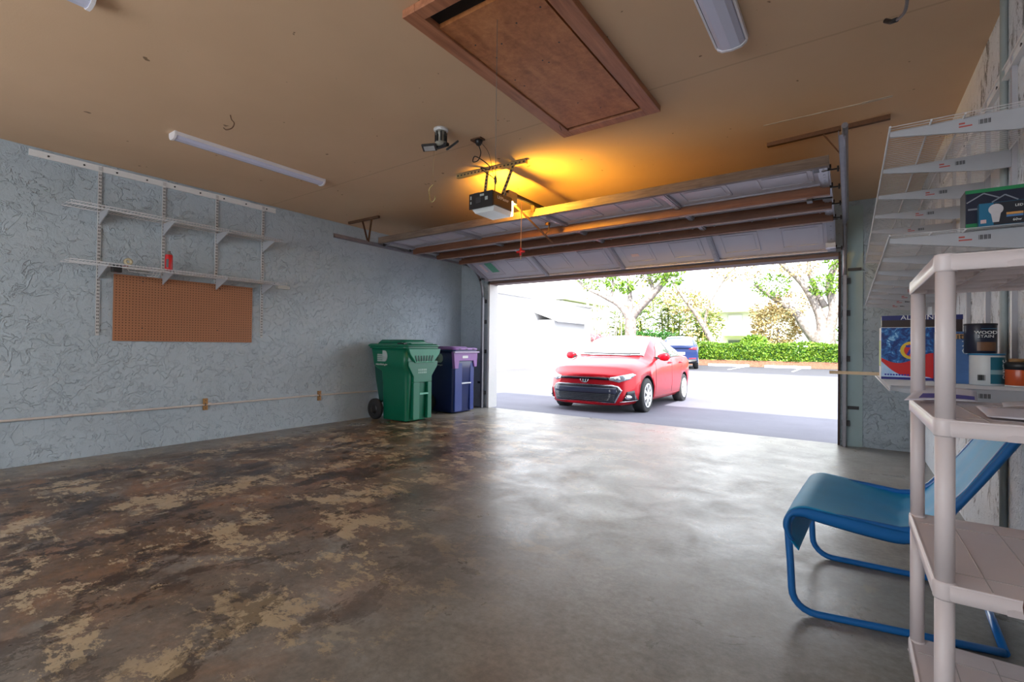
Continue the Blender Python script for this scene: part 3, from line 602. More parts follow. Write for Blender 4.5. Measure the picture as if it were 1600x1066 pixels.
# ================================================================== WHEELED BINS
def rrect(x0, x1, y0, y1, r, z, n=5):
    out = []
    for cx, cy, a0 in ((x1-r, y1-r, 0), (x0+r, y1-r, 90), (x0+r, y0+r, 180), (x1-r, y0+r, 270)):
        for k in range(n+1):
            a = math.radians(a0+90*k/n); out.append((cx+r*math.cos(a), cy+r*math.sin(a), z))
    return out
def loft(mb, rings, smooth=True, caps=(True, True)):
    V = [[mb.v(p) for p in ring] for ring in rings]; n = len(V[0])
    for i in range(len(V)-1):
        for k in range(n): mb.f([V[i][k], V[i][(k+1) % n], V[i+1][(k+1) % n], V[i+1][k]], smooth)
    if caps[0]: mb.f(V[0][::-1])
    if caps[1]: mb.f(V[-1])
def bin_(name, label, ox, oy, dx, dy, hz, body, lid, front_top, kind):
    """ox, oy: centre of the footprint; front looks along +x"""
    t = thing(name, label, 'wheeled bin', (ox, oy, 0))
    X0, X1 = ox-dx/2, ox+dx/2; Y0, Y1 = oy-dy/2, oy+dy/2
    lv = [(0.012, 0.30, 0.925, 0.13, 0.72, 0.03), (0.02, 0.29, 0.93, 0.12, 0.73, 0.05), (0.52, 0.27, 0.955, 0.10, 0.80, 0.06), (0.66, 0.25, 0.96, 0.09, 0.83, 0.06), (0.71, 0.13, 0.965, 0.05, 0.89, 0.06), (0.745, 0.09, 0.975, 0.03, 0.955, 0.06), (0.985, 0.03, 1.0, 0.01, 0.99, 0.06)] if kind == 'big' else \
         [(0.012, 0.26, 0.93, 0.08, 0.86, 0.03), (0.02, 0.25, 0.94, 0.07, 0.87, 0.05), (0.70, 0.16, 0.965, 0.04, 0.93, 0.05), (0.985, 0.03, 1.0, 0.01, 0.99, 0.05)]
    mb = MB(); loft(mb, [rrect(X0+dx*a, X0+dx*b, Y0+dy*c, Y0+dy*d, r, z*hz) for z, a, b, c, d, r in lv]); mb.build('body', body, t)
    # rim
    mb = MB(); loft(mb, [rrect(X0, X1+0.01, Y0-0.005, Y1+0.005, 0.06, hz*z) for z in (0.965, 0.992)]); mb.build('rim', body, t, bevel=0.004)
    # lid
    mb = MB()
    loft(mb, [rrect(X0-0.02+a*dx, X1+0.02-b*dx, Y0-0.015+c*dy, Y1+0.015-c*dy, 0.06, hz*z) for z, a, b, c in ((0.992, 0, 0, 0), (1.012, 0, 0, 0.0), (1.03, 0.03, 0.06, 0.04))])
    lidb = mb.build('lid', lid, t)
    mb = MB(); loft(mb, [rrect(X0+0.10*dx+a*dx, X1-0.16*dx-a*dx, Y0+0.12*dy+a*dy, Y1-0.12*dy-a*dy, 0.05, hz*z) for z, a in ((1.028, 0), (1.085 if kind == 'big' else 1.045, 0.06))]); mb.build('raised_top', lid, lidb)
    if kind == 'big':
        mb = MB(); mb.box(X1-0.16, X1-0.03, Y0+0.0, Y0+0.06, hz*1.018, hz*1.04); mb.build('hinge_lug', BLACK, lidb, bevel=0.004)
        MB().box(X1-0.05, X1-0.02, Y0+0.12, Y1-0.1, hz*1.02, hz*1.042).build('lid_rib', body, lidb, bevel=0.004)
    else:
        each('lid_slot', BLACK, lidb, [MB().box(X1+0.016, X1+0.026, oy+(k-1)*0.16-0.022, oy+(k-1)*0.16+0.022, hz*0.998, hz*1.010) for k in range(3)])
    # front: fascia with a channel and a bar
    fx = X0+dx*0.93
    if kind == 'big':
        c0, c1 = Y0+dy*0.42, Y0+dy*0.66; e0, e1 = Y0+dy*0.24, Y0+dy*0.78
        mb = MB()
        for (ya, yb, za, zb) in ((e0, c0, 0.03, 0.519), (c1, e1, 0.03, 0.519)):
            mb.prism([(ya, za*hz), (yb, za*hz), (yb, zb*hz), (ya, zb*hz)], 'x', fx-0.02, fx+0.055)
        mb.prism([(e0, 0.52*hz), (e1, 0.52*hz), (e1, 0.60*hz), (Y1-0.03, 0.74*hz), (Y1-0.03, 0.80*hz), (Y0+0.06, 0.80*hz), (Y0+0.06, 0.74*hz), (e0, 0.60*hz)], 'x', fx-0.01, fx+0.055)
        mb.prism([(c0-0.01, 0.30*hz), (c0+0.03, 0.30*hz), (c0+0.03, 0.56*hz), (c0-0.01, 0.56*hz)], 'x', fx-0.02, fx+0.03)
        mb.build('front_fascia', body, t, bevel=0.006)
        MB().box(fx+0.0, fx+0.062, c0-0.005, c1+0.005, 0.355*hz, 0.378*hz).build('lift_bar', simple('pale_green_bar', (0.12, 0.42, 0.30), 0.35), t, label='pale green lift bar')
        # grille handle under the rim
        mb = MB(); mb.prism([(Y0+0.04, 0.965*hz), (Y1+0.01, 0.965*hz), (Y1-0.01, 0.90*hz), (Y1-0.13, 0.78*hz), (Y0+0.17, 0.78*hz), (Y0+0.07, 0.90*hz)], 'x', fx+0.02, fx+0.075)
        g = mb.build('handle_guard', simple('front_lit_green_plastic', (0.022, 0.25, 0.15), 0.4, var=0.06), t, bevel=0.006)  # lighter than the body green: light on the bin front painted in
        mb = MB()
        for k in range(7):
            y = oy-0.125+k*0.045; mb.bar((fx+0.080, y, 0.80*hz), (fx+0.078, y*1.0+(k-3)*0.01, 0.875*hz), 0.022, 0.006, up=(1, 0, 0))
        mb.build('rib_pattern', simple('dark_green_gap', (0.003, 0.07, 0.045), 0.5), g)
    else:
        c0, c1 = Y0+dy*0.40, Y0+dy*0.74; e0, e1 = Y0+dy*0.10, Y0+dy*0.90
        mb = MB()
        for (ya, yb) in ((e0, c0), (c1, e1)): mb.prism([(ya, 0.03*hz), (yb, 0.03*hz), (yb, 0.84*hz), (ya, 0.84*hz)], 'x', fx-0.02, fx+0.03)
        mb.build('front_fascia', simple('bright_blue_plastic', (0.012, 0.035, 0.21), 0.35), t, bevel=0.005)
        MB().box(fx, fx+0.034, c0-0.01, c1+0.02, 0.455*hz, 0.475*hz).build('lift_bar', simple('white_bar', (0.68, 0.72, 0.78), 0.4), t, label='white lift bar')
        mb = MB(); mb.prism([(Y0, 0.965*hz), (Y1+0.01, 0.965*hz), (Y1-0.01, 0.72*hz), (Y1-0.07, 0.72*hz), (Y1-0.09, 0.82*hz), (Y0+0.13, 0.82*hz), (Y0+0.11, 0.70*hz), (Y0+0.03, 0.70*hz)], 'x', fx+0.0, fx+0.05)
        mb.build('faded_fascia', front_top, t, bevel=0.005, label='faded purple fascia under the rim')
        MB().box(fx+0.05, fx+0.053, oy-0.08, oy+0.05, 0.86*hz, 0.90*hz).build('print_strip', WHT, t)
        MB().box(X1+0.0, X1+0.035, Y0-0.01, Y1+0.02, 0.945*hz, 0.968*hz).build('rim_lip', simple('pale_purple_lip', (0.48, 0.40, 0.58), 0.4), t, bevel=0.004)
    # wheels and axle at the rear
    wr = 0.145
    for y in (Y0+0.035, Y1-0.035):
        mb = MB(); mb.lathe([(0.02, -0.03), (wr-0.02, -0.03), (wr, -0.018), (wr, 0.018), (wr-0.02, 0.03), (0.02, 0.03)], (X0+dx*0.17, y, wr), 'y', 28)
        wl_ = mb.build('wheel', RUBBER, t)
        MB().lathe([(0.03, -0.034), (0.07, -0.031), (0.07, 0.031), (0.03, 0.034)], (X0+dx*0.17, y, wr), 'y', 16).build('hub', BLACK, wl_)
    MB().tube([(X0+dx*0.17, Y0+0.05, wr), (X0+dx*0.17, Y1-0.05, wr)], 0.012, 8).build('axle', DARKS, t)
    if kind == 'big': 
        mb = MB(); mb.prism([(X0+0.01, 0.93*hz), (X0+0.14*dx+0.01, 0.70*hz), (X0+0.30*dx, 0.68*hz), (X0+0.29*dx, 0.25*hz), (X0+0.2*dx, 0.22*hz), (X0+0.08*dx, 0.55*hz)], 'y', Y0+0.09, Y0+0.13)
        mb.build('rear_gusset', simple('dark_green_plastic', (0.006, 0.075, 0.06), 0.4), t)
    # side logo on the face that looks along -y
    sy = (Y0+dy*0.018-0.004) if kind == 'big' else Y0+dy*0.02-0.004
    lx, lz = (X0+dx*0.40, 0.845*hz) if kind == 'big' else (X0+dx*0.52, 0.84*hz)
    mb = MB(); sc2 = 1.0 if kind == 'big' else 0.9
    for k, wl2 in enumerate((0.10, 0.13, 0.13, 0.115)): mb.box(lx-0.11*sc2, lx-0.11*sc2+wl2*sc2, sy-0.004, sy+0.012, lz-0.056*sc2+k*0.027*sc2, lz-0.056*sc2+(k*0.027+0.021)*sc2)
    mb.build('logo_bars', simple('logo_grey_green', (0.34, 0.44, 0.42), 0.5), t)
    mb = MB(); pts = [(lx-0.005, lz-0.056*sc2), (lx+0.035, lz-0.056*sc2)]+[(lx+0.035+0.056*sc2*math.cos(a), lz+0.02+0.076*sc2*math.sin(a)) for a in [math.radians(-80+160*k/10) for k in range(11)]]+[(lx-0.005, lz+0.096*sc2), (lx-0.005, lz+0.05)]
    mb.prism(pts, 'y', sy-0.003, sy+0.012); mb.build('logo_shape', simple('logo_grey', (0.42, 0.50, 0.50), 0.5), t)
    if kind == 'big' or True:
        text('lettering', 'miamidade.gov', 0.040*sc2, WHT, face((lx-0.02, sy-0.006, lz-0.095*sc2), (1, 0, 0), (0, 0, 1)), t)
        text('lettering', 'DADE', 0.040*sc2, GREYP, face((lx+0.035, sy-0.006, lz+0.0), (1, 0, 0), (0, 0, 1)), t)
    if kind == 'big':
        for z, s_ in ((0.685, 0.045), (0.65, 0.04)):
            mb = MB()
            for k in range(5): mb.box(fx+0.055, fx+0.057, oy-0.085+k*0.033, oy-0.085+k*0.033+0.026, z*hz-s_/2*0.6, z*hz+s_/2*0.6)
            mb.build('print_strip', simple('faded_print', (0.25, 0.42, 0.36), 0.5), t)
    return t
bin_('wheeled_bin', 'tall green wheeled bin with a pale logo, standing at the left wall', -5.19, 4.70, 0.76, 0.64, 1.03, GREEN, GREEN, None, 'big')
bin_('wheeled_bin', 'dark blue wheeled bin with a faded purple front, behind the green bin', -5.24, 5.72, 0.66, 0.56, 0.985, NAVY, PINKP, PINKP, 'small')

# ================================================================== RIGHT WALL SHELVES
XF = 0.13; Z1, Z2, Z3 = 1.93, 1.500, 0.912
t = thing('conduit_pipe', 'vertical grey conduit pipe on the right wall near the ceiling corner', 'pipe', (R-0.015, 3.10, 0.0))
MB().tube([(R-0.014, 3.08, 0.0), (R-0.014, 3.08, H-0.001)], 0.014, 8).build('pipe', simple('painted_pipe', (0.36, 0.41, 0.41), 0.5, var=0.1), t)
t = thing('shelf_rail', 'white horizontal shelf rail high on the right wall', 'rail', (R, 4.2, 2.31))
m_ = MB(); m_.box(R-0.014, R, 1.9, 6.2, 2.285, 2.34); m_.box(R-0.022, R-0.014, 1.9, 6.2, 2.332, 2.34); m_.box(R-0.022, R-0.014, 1.9, 6.2, 2.285, 2.293); m_.build('rail', WHITEP, t)
each('screw', BLACK, t, [MB().lathe([(0.008, -0.018), (0.008, -0.012)], (R, 2.0+k*0.4, 2.312), 'x', 8) for k in range(10)])
BY = [2.45+0.487*k for k in range(8)]
order = ['nearest', 'second', 'third', 'fourth', 'fifth', 'sixth', 'seventh', 'farthest']
STK = simple('red_print', (0.45, 0.08, 0.06), 0.5)
def bracket(t, y, z, sticker=True, th=0.0045, hh=0.075):
    m_ = MB(); m_.prism([(R-0.012, z-0.004), (XF+0.0, z-0.004), (XF+0.0, z-0.022), (XF+0.06, z-0.032), (R-0.10, z-0.004-hh), (R-0.012, z-0.004-hh)], 'y', y-th, y+th)
    b = m_.build('bracket', BRKT, t)
    if sticker:
        m_ = MB(); m_.box(0.335, 0.352, y-th-0.0007, y-th, z-0.026, z-0.020); m_.box(0.335, 0.372, y-th-0.0007, y-th, z-0.037, z-0.032); m_.build('sticker_print', STK, b)
        m_ = MB()
        for k in range(9): m_.box(0.390+k*0.0037, 0.390+k*0.0037+(0.0024 if k % 3 else 0.0012), y-th-0.0007, y-th, z-0.037, z-0.020)
        m_.build('barcode_pattern', BLACK, b)
for k, y in enumerate(BY):
    t = thing('shelf_upright', '%s shelf upright on the right wall, counted from the camera, with its shelf brackets' % order[k], 'shelf upright', (R, y, 0.8), 'shelf uprights on the right wall')
    m_ = MB(); m_.box(R-0.018, R, y-0.013, y+0.013, 0.80, 2.33); m_.build('upright', simple('grey_upright', (0.44, 0.43, 0.46), 0.4, var=0.06), t)  # one even grey over the whole upright
    bracket(t, y, Z1); bracket(t, y, Z2)
    if k < 3: bracket(t, y, Z3, k == 0, hh=0.085)
g = 'wire shelves on the right wall'
wire_shelf(R, XF, 2.40, 6.02, Z1, WIREW, 'wire_shelf', 'upper of the long white wire shelves on the right wall', lip=0.0, group=g, rods=(0.0, 0.5, 0.72), r=0.0015)
wire_shelf(R, XF, 2.40, 6.02, Z2, WIREW, 'wire_shelf', 'long white wire shelf on the right wall with the light bulb boxes on it', lip=0.0, group=g, rods=(0.0, 0.5, 0.72), r=0.0015)
wire_shelf(R, XF, 2.40, 3.62, Z3, WIREW, 'wire_shelf', 'short lowest white wire shelf on the right wall crowded with boxes and cans', lip=0.02, group=g, r=0.0015)

# things on the lowest wire shelf
def carton(name, label, cat, x0, x1, y0, y1, z0, z1, sides, front, group=None):
    t = thing(name, label, cat, ((x0+x1)/2, (y0+y1)/2, z0), group)
    MB().box(x0, x1, y0, y1, z0, z1).build('box', sides, t, bevel=0.0015)
    if front: MB().box(x0+0.002, x1-0.002, y0-0.0008, y0, z0+0.002, z1-0.002).build('printed_front', front, t)
    return t
z3 = Z3+0.002
DET = MT('detergent_art', (0.1, 0.2, 0.6), 0.35)
Xp, Yp, Zp = DET.sep(); up = DET.math('DIVIDE', DET.math('SUBTRACT', Zp, z3), 0.24); ac = DET.math('DIVIDE', DET.math('SUBTRACT', Xp, 0.118), 0.20)
bl = DET.ramp(DET.noise(42, 4, 0.6, 0.8), [(0.42, (0.005, 0.03, 0.16)), (0.58, (0.02, 0.16, 0.45)), (0.70, (0.35, 0.65, 0.85))])
swoosh = DET.math('ADD', up, DET.math('MULTIPLY', DET.math('SINE', DET.math('MULTIPLY', ac, 5.0)), 0.10))
c = DET.mix(DET.math('LESS_THAN', swoosh, 0.42), bl, (0.62, 0.015, 0.015)); c = DET.mix(DET.math('LESS_THAN', DET.math('ADD', swoosh, DET.math('MULTIPLY', ac, 0.45)), 0.36), c, DET.mix(DET.noise(30, 3), (0.15, 0.40, 0.75), (0.80, 0.86, 0.92)))
c = DET.mix(DET.math('LESS_THAN', up, 0.055), c, (0.02, 0.02, 0.20)); DET.col(c)
t = carton('detergent_box', 'blue and red detergent box with a circled 7 at the lowest shelf end', 'box', 0.118, 0.318, 2.80, 2.93, z3, z3+0.24, simple('pale_carton', (0.72, 0.72, 0.70), 0.5), DET.m)
m_ = MB(); m_.lathe([(0.040, -0.0016), (0.040, 0)], (0.228, 2.7995, z3+0.135), 'y', 28); m_.build('yellow_ring', simple('print_yellow', (0.75, 0.50, 0.03), 0.4), t)
m_ = MB(); m_.lathe([(0.029, -0.0022), (0.029, 0)], (0.230, 2.7990, z3+0.135), 'y', 28); m_.build('red_disc', simple('print_red', (0.65, 0.03, 0.02), 0.4), t)
text('lettering', '7', 0.062, simple('print_deep_blue', (0.03, 0.03, 0.35), 0.4), face((0.222, 2.7965, z3+0.133), (1, 0, 0), (0, 0, 1)), t, bold=0.002)
MB().box(0.1172, 0.118, 2.802, 2.928, z3+0.06, z3+0.18).build('side_strip', simple('lime_strip', (0.45, 0.60, 0.10), 0.5), t)
m_ = MB()
for k in range(9): m_.box(0.132+k*0.010, 0.139+k*0.010, 2.7988, 2.7996, z3+0.020, z3+0.027)
m_.build('small_print', simple('print_deep_blue', (0.03,)*3), t)
t = carton('foil_box', 'long dark brown box with a blue top band, behind the detergent box', 'box', 0.128, 0.42, 2.96, 3.02, z3, z3+0.302, simple('dark_brown_carton', (0.030, 0.014, 0.012), 0.4, var=0.2), None)
MB().box(0.127, 0.421, 2.958, 2.96, z3+0.280, z3+0.302).build('blue_band', simple('print_navy', (0.012, 0.018, 0.13), 0.4), t)
text('lettering', 'ALUMINUM', 0.030, WHT, face((0.285, 2.9572, z3+0.291), (1, 0, 0), (0, 0, 1)), t, sx=1.1)
t = carton('snack_box', 'blue box with a white nutrition panel and tan band, behind the unit post', 'box', 0.300, 0.405, 2.68, 2.78, z3, z3+0.215, simple('bluegrey_carton', (0.08, 0.16, 0.34), 0.4), simple('blue_carton_front', (0.055, 0.14, 0.33), 0.4, var=0.4, scale=14))
MB().box(0.302, 0.403, 2.678, 2.680, z3+0.185, z3+0.205).build('tan_band', simple('print_tan', (0.42, 0.24, 0.10), 0.4), t)
MB().box(0.304, 0.350, 2.677, 2.6792, z3+0.004, z3+0.125).build('nutrition_panel', simple('print_white', (0.66, 0.68, 0.68), 0.5), t)
m_ = MB()
for k in range(12): m_.box(0.308, 0.346 if k % 3 else 0.336, 2.6763, 2.677, z3+0.058+k*0.0052, z3+0.0595+k*0.0052)
for k in range(11): m_.box(0.311+k*0.003, 0.3125+k*0.003+(k % 3)*0.0004, 2.6763, 2.677, z3+0.022, z3+0.048)
m_.build('print_pattern', BLACK, t)
m_ = MB(); m_.lathe([(0.020, -0.002), (0.020, 0)], (0.335, 2.679, z3+0.152), 'y', 20); m_.build('seal', box_art('seal_art', [(0.4, (0.02, 0.05, 0.02)), (0.55, (0.6, 0.6, 0.4))], 60), t)
text('lettering', 'ON', 0.036, WHT, face((0.392, 2.6775, z3+0.150), (0, 0, 1), (-1, 0, 0)), t)
text('lettering', 'it', 0.040, BLACK, face((0.372, 2.6775, z3+0.195), (1, 0, 0), (0, 0, 1)), t)
def can(name, label, x, y, z, r, h, bodymat, lidmat=None):
    t = thing(name, label, 'can', (x, y, z))
    MB().lathe([(r*0.96, 0), (r, 0.003), (r, h-0.003), (r*0.97, h)], (x, y, z), 'z', 28).build('body', bodymat, t)
    m_ = MB(); m_.lathe([(r*1.03, h-0.006), (r*1.03, h+0.001), (r*0.94, h+0.001), (r*0.93, h-0.002)], (x, y, z), 'z', 28); m_.build('lid', lidmat or STEEL, t)
    return t
t = can('paint_can', 'white and teal paint can on the lowest shelf under the dark wood stain can', 0.448, 2.66, z3, 0.052, 0.125, simple('white_can_label', (0.62, 0.64, 0.64), 0.4, var=0.05), simple('blue_can_lid', (0.03, 0.20, 0.38), 0.4))
def wrap(t, x, y, r, a0, a1, z0, z1, mat, name, off=0.0007):
    m_ = MB(); n = 14
    V = [[m_.v((x+(r+off)*math.cos(math.radians(a0+(a1-a0)*k/n)), y+(r+off)*math.sin(math.radians(a0+(a1-a0)*k/n)), z)) for z in (z0, z1)] for k in range(n+1)]
    for k in range(n): m_.f([V[k][0], V[k+1][0], V[k+1][1], V[k][1]], True)
    return m_.build(name, mat, t)
wrap(t, 0.448, 2.66, 0.052, -88, 0, z3+0.008, z3+0.112, simple('print_teal', (0.015, 0.14, 0.20), 0.4), 'teal_label')
wrap(t, 0.448, 2.66, 0.052, -88, -30, z3+0.045, z3+0.062, simple('print_pale_teal', (0.25, 0.42, 0.46), 0.4), 'label_stripe', 0.0012)
m_ = MB()
for k in range(9): m_.box(0.414+k*0.0026, 0.4152+k*0.0026, 2.66-0.0505+0.002*k*0, 2.66-0.046, z3+0.020, z3+0.042)
m_.build('barcode_pattern', BLACK, t)
text('lettering', 'OLYMPIC', 0.018, WHT, face((0.493, 2.628, z3+0.065), (0.0, 0.0, 1), (-0.85, -0.55, 0)), t)
DKC = simple('dark_navy_can', (0.010, 0.014, 0.035), 0.3, var=0.2)
t = can('wood_stain_can', 'dark navy WOOD STAIN can stacked on the white and teal paint can', 0.430, 2.665, z3+0.1265, 0.049, 0.118, DKC, simple('black_can_lid', (0.02, 0.02, 0.025), 0.4))
wrap(t, 0.430, 2.665, 0.049, -110, -35, z3+0.1265+0.010, z3+0.1265+0.045, simple('print_wood_brown', (0.16, 0.075, 0.035), 0.4, var=0.3), 'wood_label')
M1 = face((0.438, 2.6145, z3+0.1265+0.082), (1, 0.18, 0), (0, 0, 1)); text('lettering', 'WOOD', 0.0175, WHT, M1, t, sx=1.15, bold=0.0003)
M1 = face((0.438, 2.6145, z3+0.1265+0.067), (1, 0.18, 0), (0, 0, 1)); text('lettering', 'STAIN', 0.0155, WHT, M1, t, sx=1.15)
MB().box(0.425, 0.470, 2.6135, 2.6142, z3+0.1265+0.097, z3+0.1265+0.0985).build('small_print', simple('print_blue', (0.1, 0.3, 0.5), 0.5), t)
t = can('jar', 'orange-red jar with a black lid at the right end of the lowest shelf', 0.535, 2.62, z3, 0.043, 0.078, simple('orange_jar', (0.55, 0.085, 0.02), 0.25, var=0.15), BLACK)
MB().lathe([(0.045, 0.066), (0.046, 0.088), (0.040, 0.094), (0.02, 0.094)], (0.535, 2.62, z3), 'z', 24).build('black_cap', BLACK, t)
MB().lathe([(0.0435, 0.0), (0.0435, 0.006)], (0.535, 2.62, z3), 'z', 24).build('white_base', WHITEP, t)
m_ = MB(); m_.lathe([(0.024, 0.095), (0.024, 0.105), (0.018, 0.108)], (0.525, 2.62, z3), 'z', 16); m_.build('bottle_cap', simple('amber_cap', (0.30, 0.16, 0.06), 0.4), t)
m_ = MB(); m_.bar((-0.088, 3.13, z3+0.012), (0.30, 3.10, z3+0.012), 0.03, 0.016)
o = m_.build('wooden_stick', WOODL, None, 'pale wooden stick poking out from the lowest shelf toward the doorway', 'stick', loc=(0.1, 3.12, z3+0.004))
MB().lathe([(0.005, 0.021), (0.005, 0.0225)], (0.10, 3.115, z3), 'z', 8).build('nail', BLACK, o)

# light bulb boxes on the middle shelf
z2 = Z2+0.003
NB = simple('print_night_blue', (0.006, 0.010, 0.030), 0.35, var=0.3)
t = carton('bulb_box', 'large green-topped dark box with a house outline on the middle right shelf', 'box', 0.352, 0.520, 2.44, 2.54, z2, z2+0.145, simple('dark_grey_carton', (0.035, 0.040, 0.050), 0.4), NB)
MB().box(0.352, 0.520, 2.4385, 2.4395, z2+0.132, z2+0.145).build('green_band', simple('print_green', (0.01, 0.20, 0.07), 0.4), t)
MB().box(0.354, 0.392, 2.4385, 2.4395, z2+0.0, z2+0.020).build('green_corner', simple('print_green', (0.01,)*3), t)
LG = simple('print_pale_line', (0.22, 0.24, 0.28), 0.5)
for a, b_ in (((0.356, 0.098), (0.402, 0.128)), ((0.402, 0.128), (0.444, 0.106)), ((0.424, 0.092), (0.458, 0.115)), ((0.458, 0.115), (0.492, 0.092))):
    MB().bar((a[0], 2.4388, z2+a[1]), (b_[0], 2.4388, z2+b_[1]), 0.001, 0.004).build('house_line', LG, t)
MB().box(0.360, 0.385, 2.4385, 2.4392, z2+0.070, z2+0.076).build('house_line', LG, t)
t = carton('bulb_box', 'smaller blue and black light bulb box in front of the green-topped box', 'box', 0.384, 0.520, 2.405, 2.433, z2, z2+0.083, simple('teal_carton', (0.010, 0.11, 0.20), 0.4), simple('black_carton', (0.012, 0.014, 0.022), 0.35))
MB().box(0.384, 0.422, 2.4035, 2.4045, z2+0.001, z2+0.082).build('teal_panel', simple('print_teal_blue', (0.01, 0.14, 0.26), 0.35), t)
m_ = MB(); cx, cz = 0.428, z2+0.047; pts = []
for k in range(17):
    a = math.radians(-50+280*k/16); pts.append((cx+0.0195*math.cos(a), cz+0.010+0.0195*math.sin(a)))
pts += [(cx-0.0095, cz-0.026), (cx-0.0080, cz-0.036), (cx+0.0080, cz-0.036), (cx+0.0095, cz-0.026)]
m_.prism(pts, 'y', 2.4025, 2.4035); m_.build('bulb_picture', simple('print_bulb_white', (0.52, 0.50, 0.52), 0.4), t)
MB().box(0.388, 0.403, 2.4025, 2.4035, z2+0.010, z2+0.023).build('price_patch', simple('print_pinkish', (0.55, 0.42, 0.42), 0.4), t)
MB().box(0.455, 0.497, 2.403, 2.4038, z2+0.034, z2+0.042).build('orange_stripe', simple('print_orange', (0.60, 0.30, 0.08), 0.4), t)
MB().box(0.455, 0.497, 2.403, 2.4038, z2+0.026, z2+0.033).build('blue_stripe', simple('print_mid_blue', (0.08, 0.20, 0.42), 0.4), t)
text('lettering', '60w', 0.013, WHT, face((0.482, 2.4030, z2+0.014), (1, 0, 0), (0, 0, 1)), t)
text('lettering', 'LED', 0.012, WHT, face((0.487, 2.4030, z2+0.064), (1, 0, 0), (0, 0, 1)), t)

# ================================================================== WHITE RESIN SHELVING UNIT
UX0, UX1, UY0, UY1 = 0.166, 0.572, 1.525, 2.135
t = thing('shelving_unit', 'off-white plastic shelving unit in the foreground at the right edge', 'shelving unit', ((UX0+UX1)/2, (UY0+UY1)/2, 0))
TZ = [1.280, 0.885, 0.497, 0.078]
PC = [(UX0+0.0225, UY0+0.0225), (UX1-0.0225, UY0+0.0225), (UX0+0.0225, UY1-0.0225), (UX1-0.0225, UY1-0.0225)]
for i, z in enumerate(TZ):
    h = 0.040
    m_ = MB(); ring = lambda zz, e: rrect(UX0+e, UX1-e, UY0+e, UY1-e, 0.036, zz, 6)
    loft(m_, [ring(z-0.008, 0.004), ring(z-0.002, 0.001), ring(z, 0.006), ring(z-0.0035, 0.012)], caps=(True, True))
    sh = m_.build('shelf', PLAST, t)
    m_ = MB(); loft(m_, [ring(z-h, 0.003), ring(z-h+0.004, 0), ring(z-0.004, 0), ring(z-0.004, 0.006), ring(z-h, 0.006), ring(z-h, 0.003)], caps=(False, False)); m_.build('skirt', PLAST, sh)
    m_ = MB()
    for k in range(1, 6): m_.box(UX0+0.01, UX1-0.01, UY0+(UY1-UY0)*k/6-0.002, UY0+(UY1-UY0)*k/6+0.002, z-0.034, z-0.008)
    for k in range(1, 4): m_.box(UX0+(UX1-UX0)*k/4-0.002, UX0+(UX1-UX0)*k/4+0.002, UY0+0.01, UY1-0.01, z-0.034, z-0.008)
    m_.build('underside_ribs', PLAST, sh)
    m_ = MB()      # pressed grid lines on the top
    for a, b_ in (((UX0+0.07, UY1-0.16), (UX1-0.10, UY0+0.05)), ((UX0+0.10, UY0+0.12), (UX1-0.01, UY0+0.28)), ((UX0+0.16, UY1-0.02), (UX1-0.02, UY1-0.2))): pass
    for y in (UY0+0.10, UY1-0.10): m_.box(UX0+0.02, UX1-0.02, y-0.0015, y+0.0015, z-0.004, z-0.0022)
    for x in (UX0+0.105, UX0+0.205, UX0+0.305): m_.box(x-0.0015, x+0.0015, UY0+0.02, UY1-0.02, z-0.004, z-0.0022)
    m_.build('groove_pattern', simple('resin_groove', (0.50, 0.45, 0.44), 0.5), sh)
    if i < 3:
        MB().prism([(UX0+0.125, z-h), (UX0+0.125, z-h+0.012), (UX0+0.135, z-h+0.016), (UX1-0.13, z-h+0.016), (UX1-0.12, z-h+0.012), (UX1-0.12, z-h)], 'y', UY0-0.002, UY0+0.002).build('label_recess', simple('resin_inset', (0.66, 0.58, 0.58), 0.4), sh)
    for (x, y) in PC:
        MB().lathe([(0.0215, -h-0.001), (0.0228, -h+0.003), (0.0228, -0.006), (0.021, 0.001), (0.018, 0.002)], (x, y, z), 'z', 24).build('corner_socket', PLAST, sh)
for (x, y) in PC:
    for i in range(3):
        MB().tube([(x, y, TZ[i+1]), (x, y, TZ[i]-0.040)], 0.0192, 22).build('post', PLAST, t)
    MB().lathe([(0.019, 0.0), (0.022, 0.034), (0.025, 0.037)], (x, y, 0), 'z', 16).build('foot', PLAST, t)
# papers on the second tier
PAPER = simple('white_paper', (0.70, 0.68, 0.76), 0.6, var=0.03)
def sheet(name, label, P, nrm_wave, mat, cat='paper', n=10):
    t = thing(name, label, cat, tuple(sum(p[i] for p in P)/4 for i in range(3)))
    A, B, C_, Dd = [Vector(p) for p in P]
    m_ = MB(); m_.grid(lambda u, v: (A.lerp(B, u)).lerp(Dd.lerp(C_, u), v)+Vector((0, 0, nrm_wave(u, v))), n, n); m_.build('sheet', mat, t, solid=0.0006); return t
zt = TZ[1]+0.002
EV = [(0.139, 1.930, zt+0.006), (0.318, 2.00, zt+0.008), (0.335, 2.13, zt+0.034), (0.205, 2.20, zt+0.040)]
t = sheet('envelope', 'white envelope with a violet band sticking out over the unit edge', EV, lambda u, v: 0.004*math.sin(u*PI), PAPER, 'envelope')
A, B, C_, Dd = [Vector(p) for p in EV]
fn = lambda u, v: A.lerp(B, u).lerp(Dd.lerp(C_, u), v)+Vector((0, 0, 0.0012+0.004*math.sin(u*PI)))
m_ = MB(); m_.grid(lambda u, v: fn(0.18+0.78*u, 0.12+0.30*v), 10, 4); m_.build('violet_band', simple('violet_print', (0.10, 0.09, 0.42), 0.6, var=0.5, scale=120), t, fix=False)
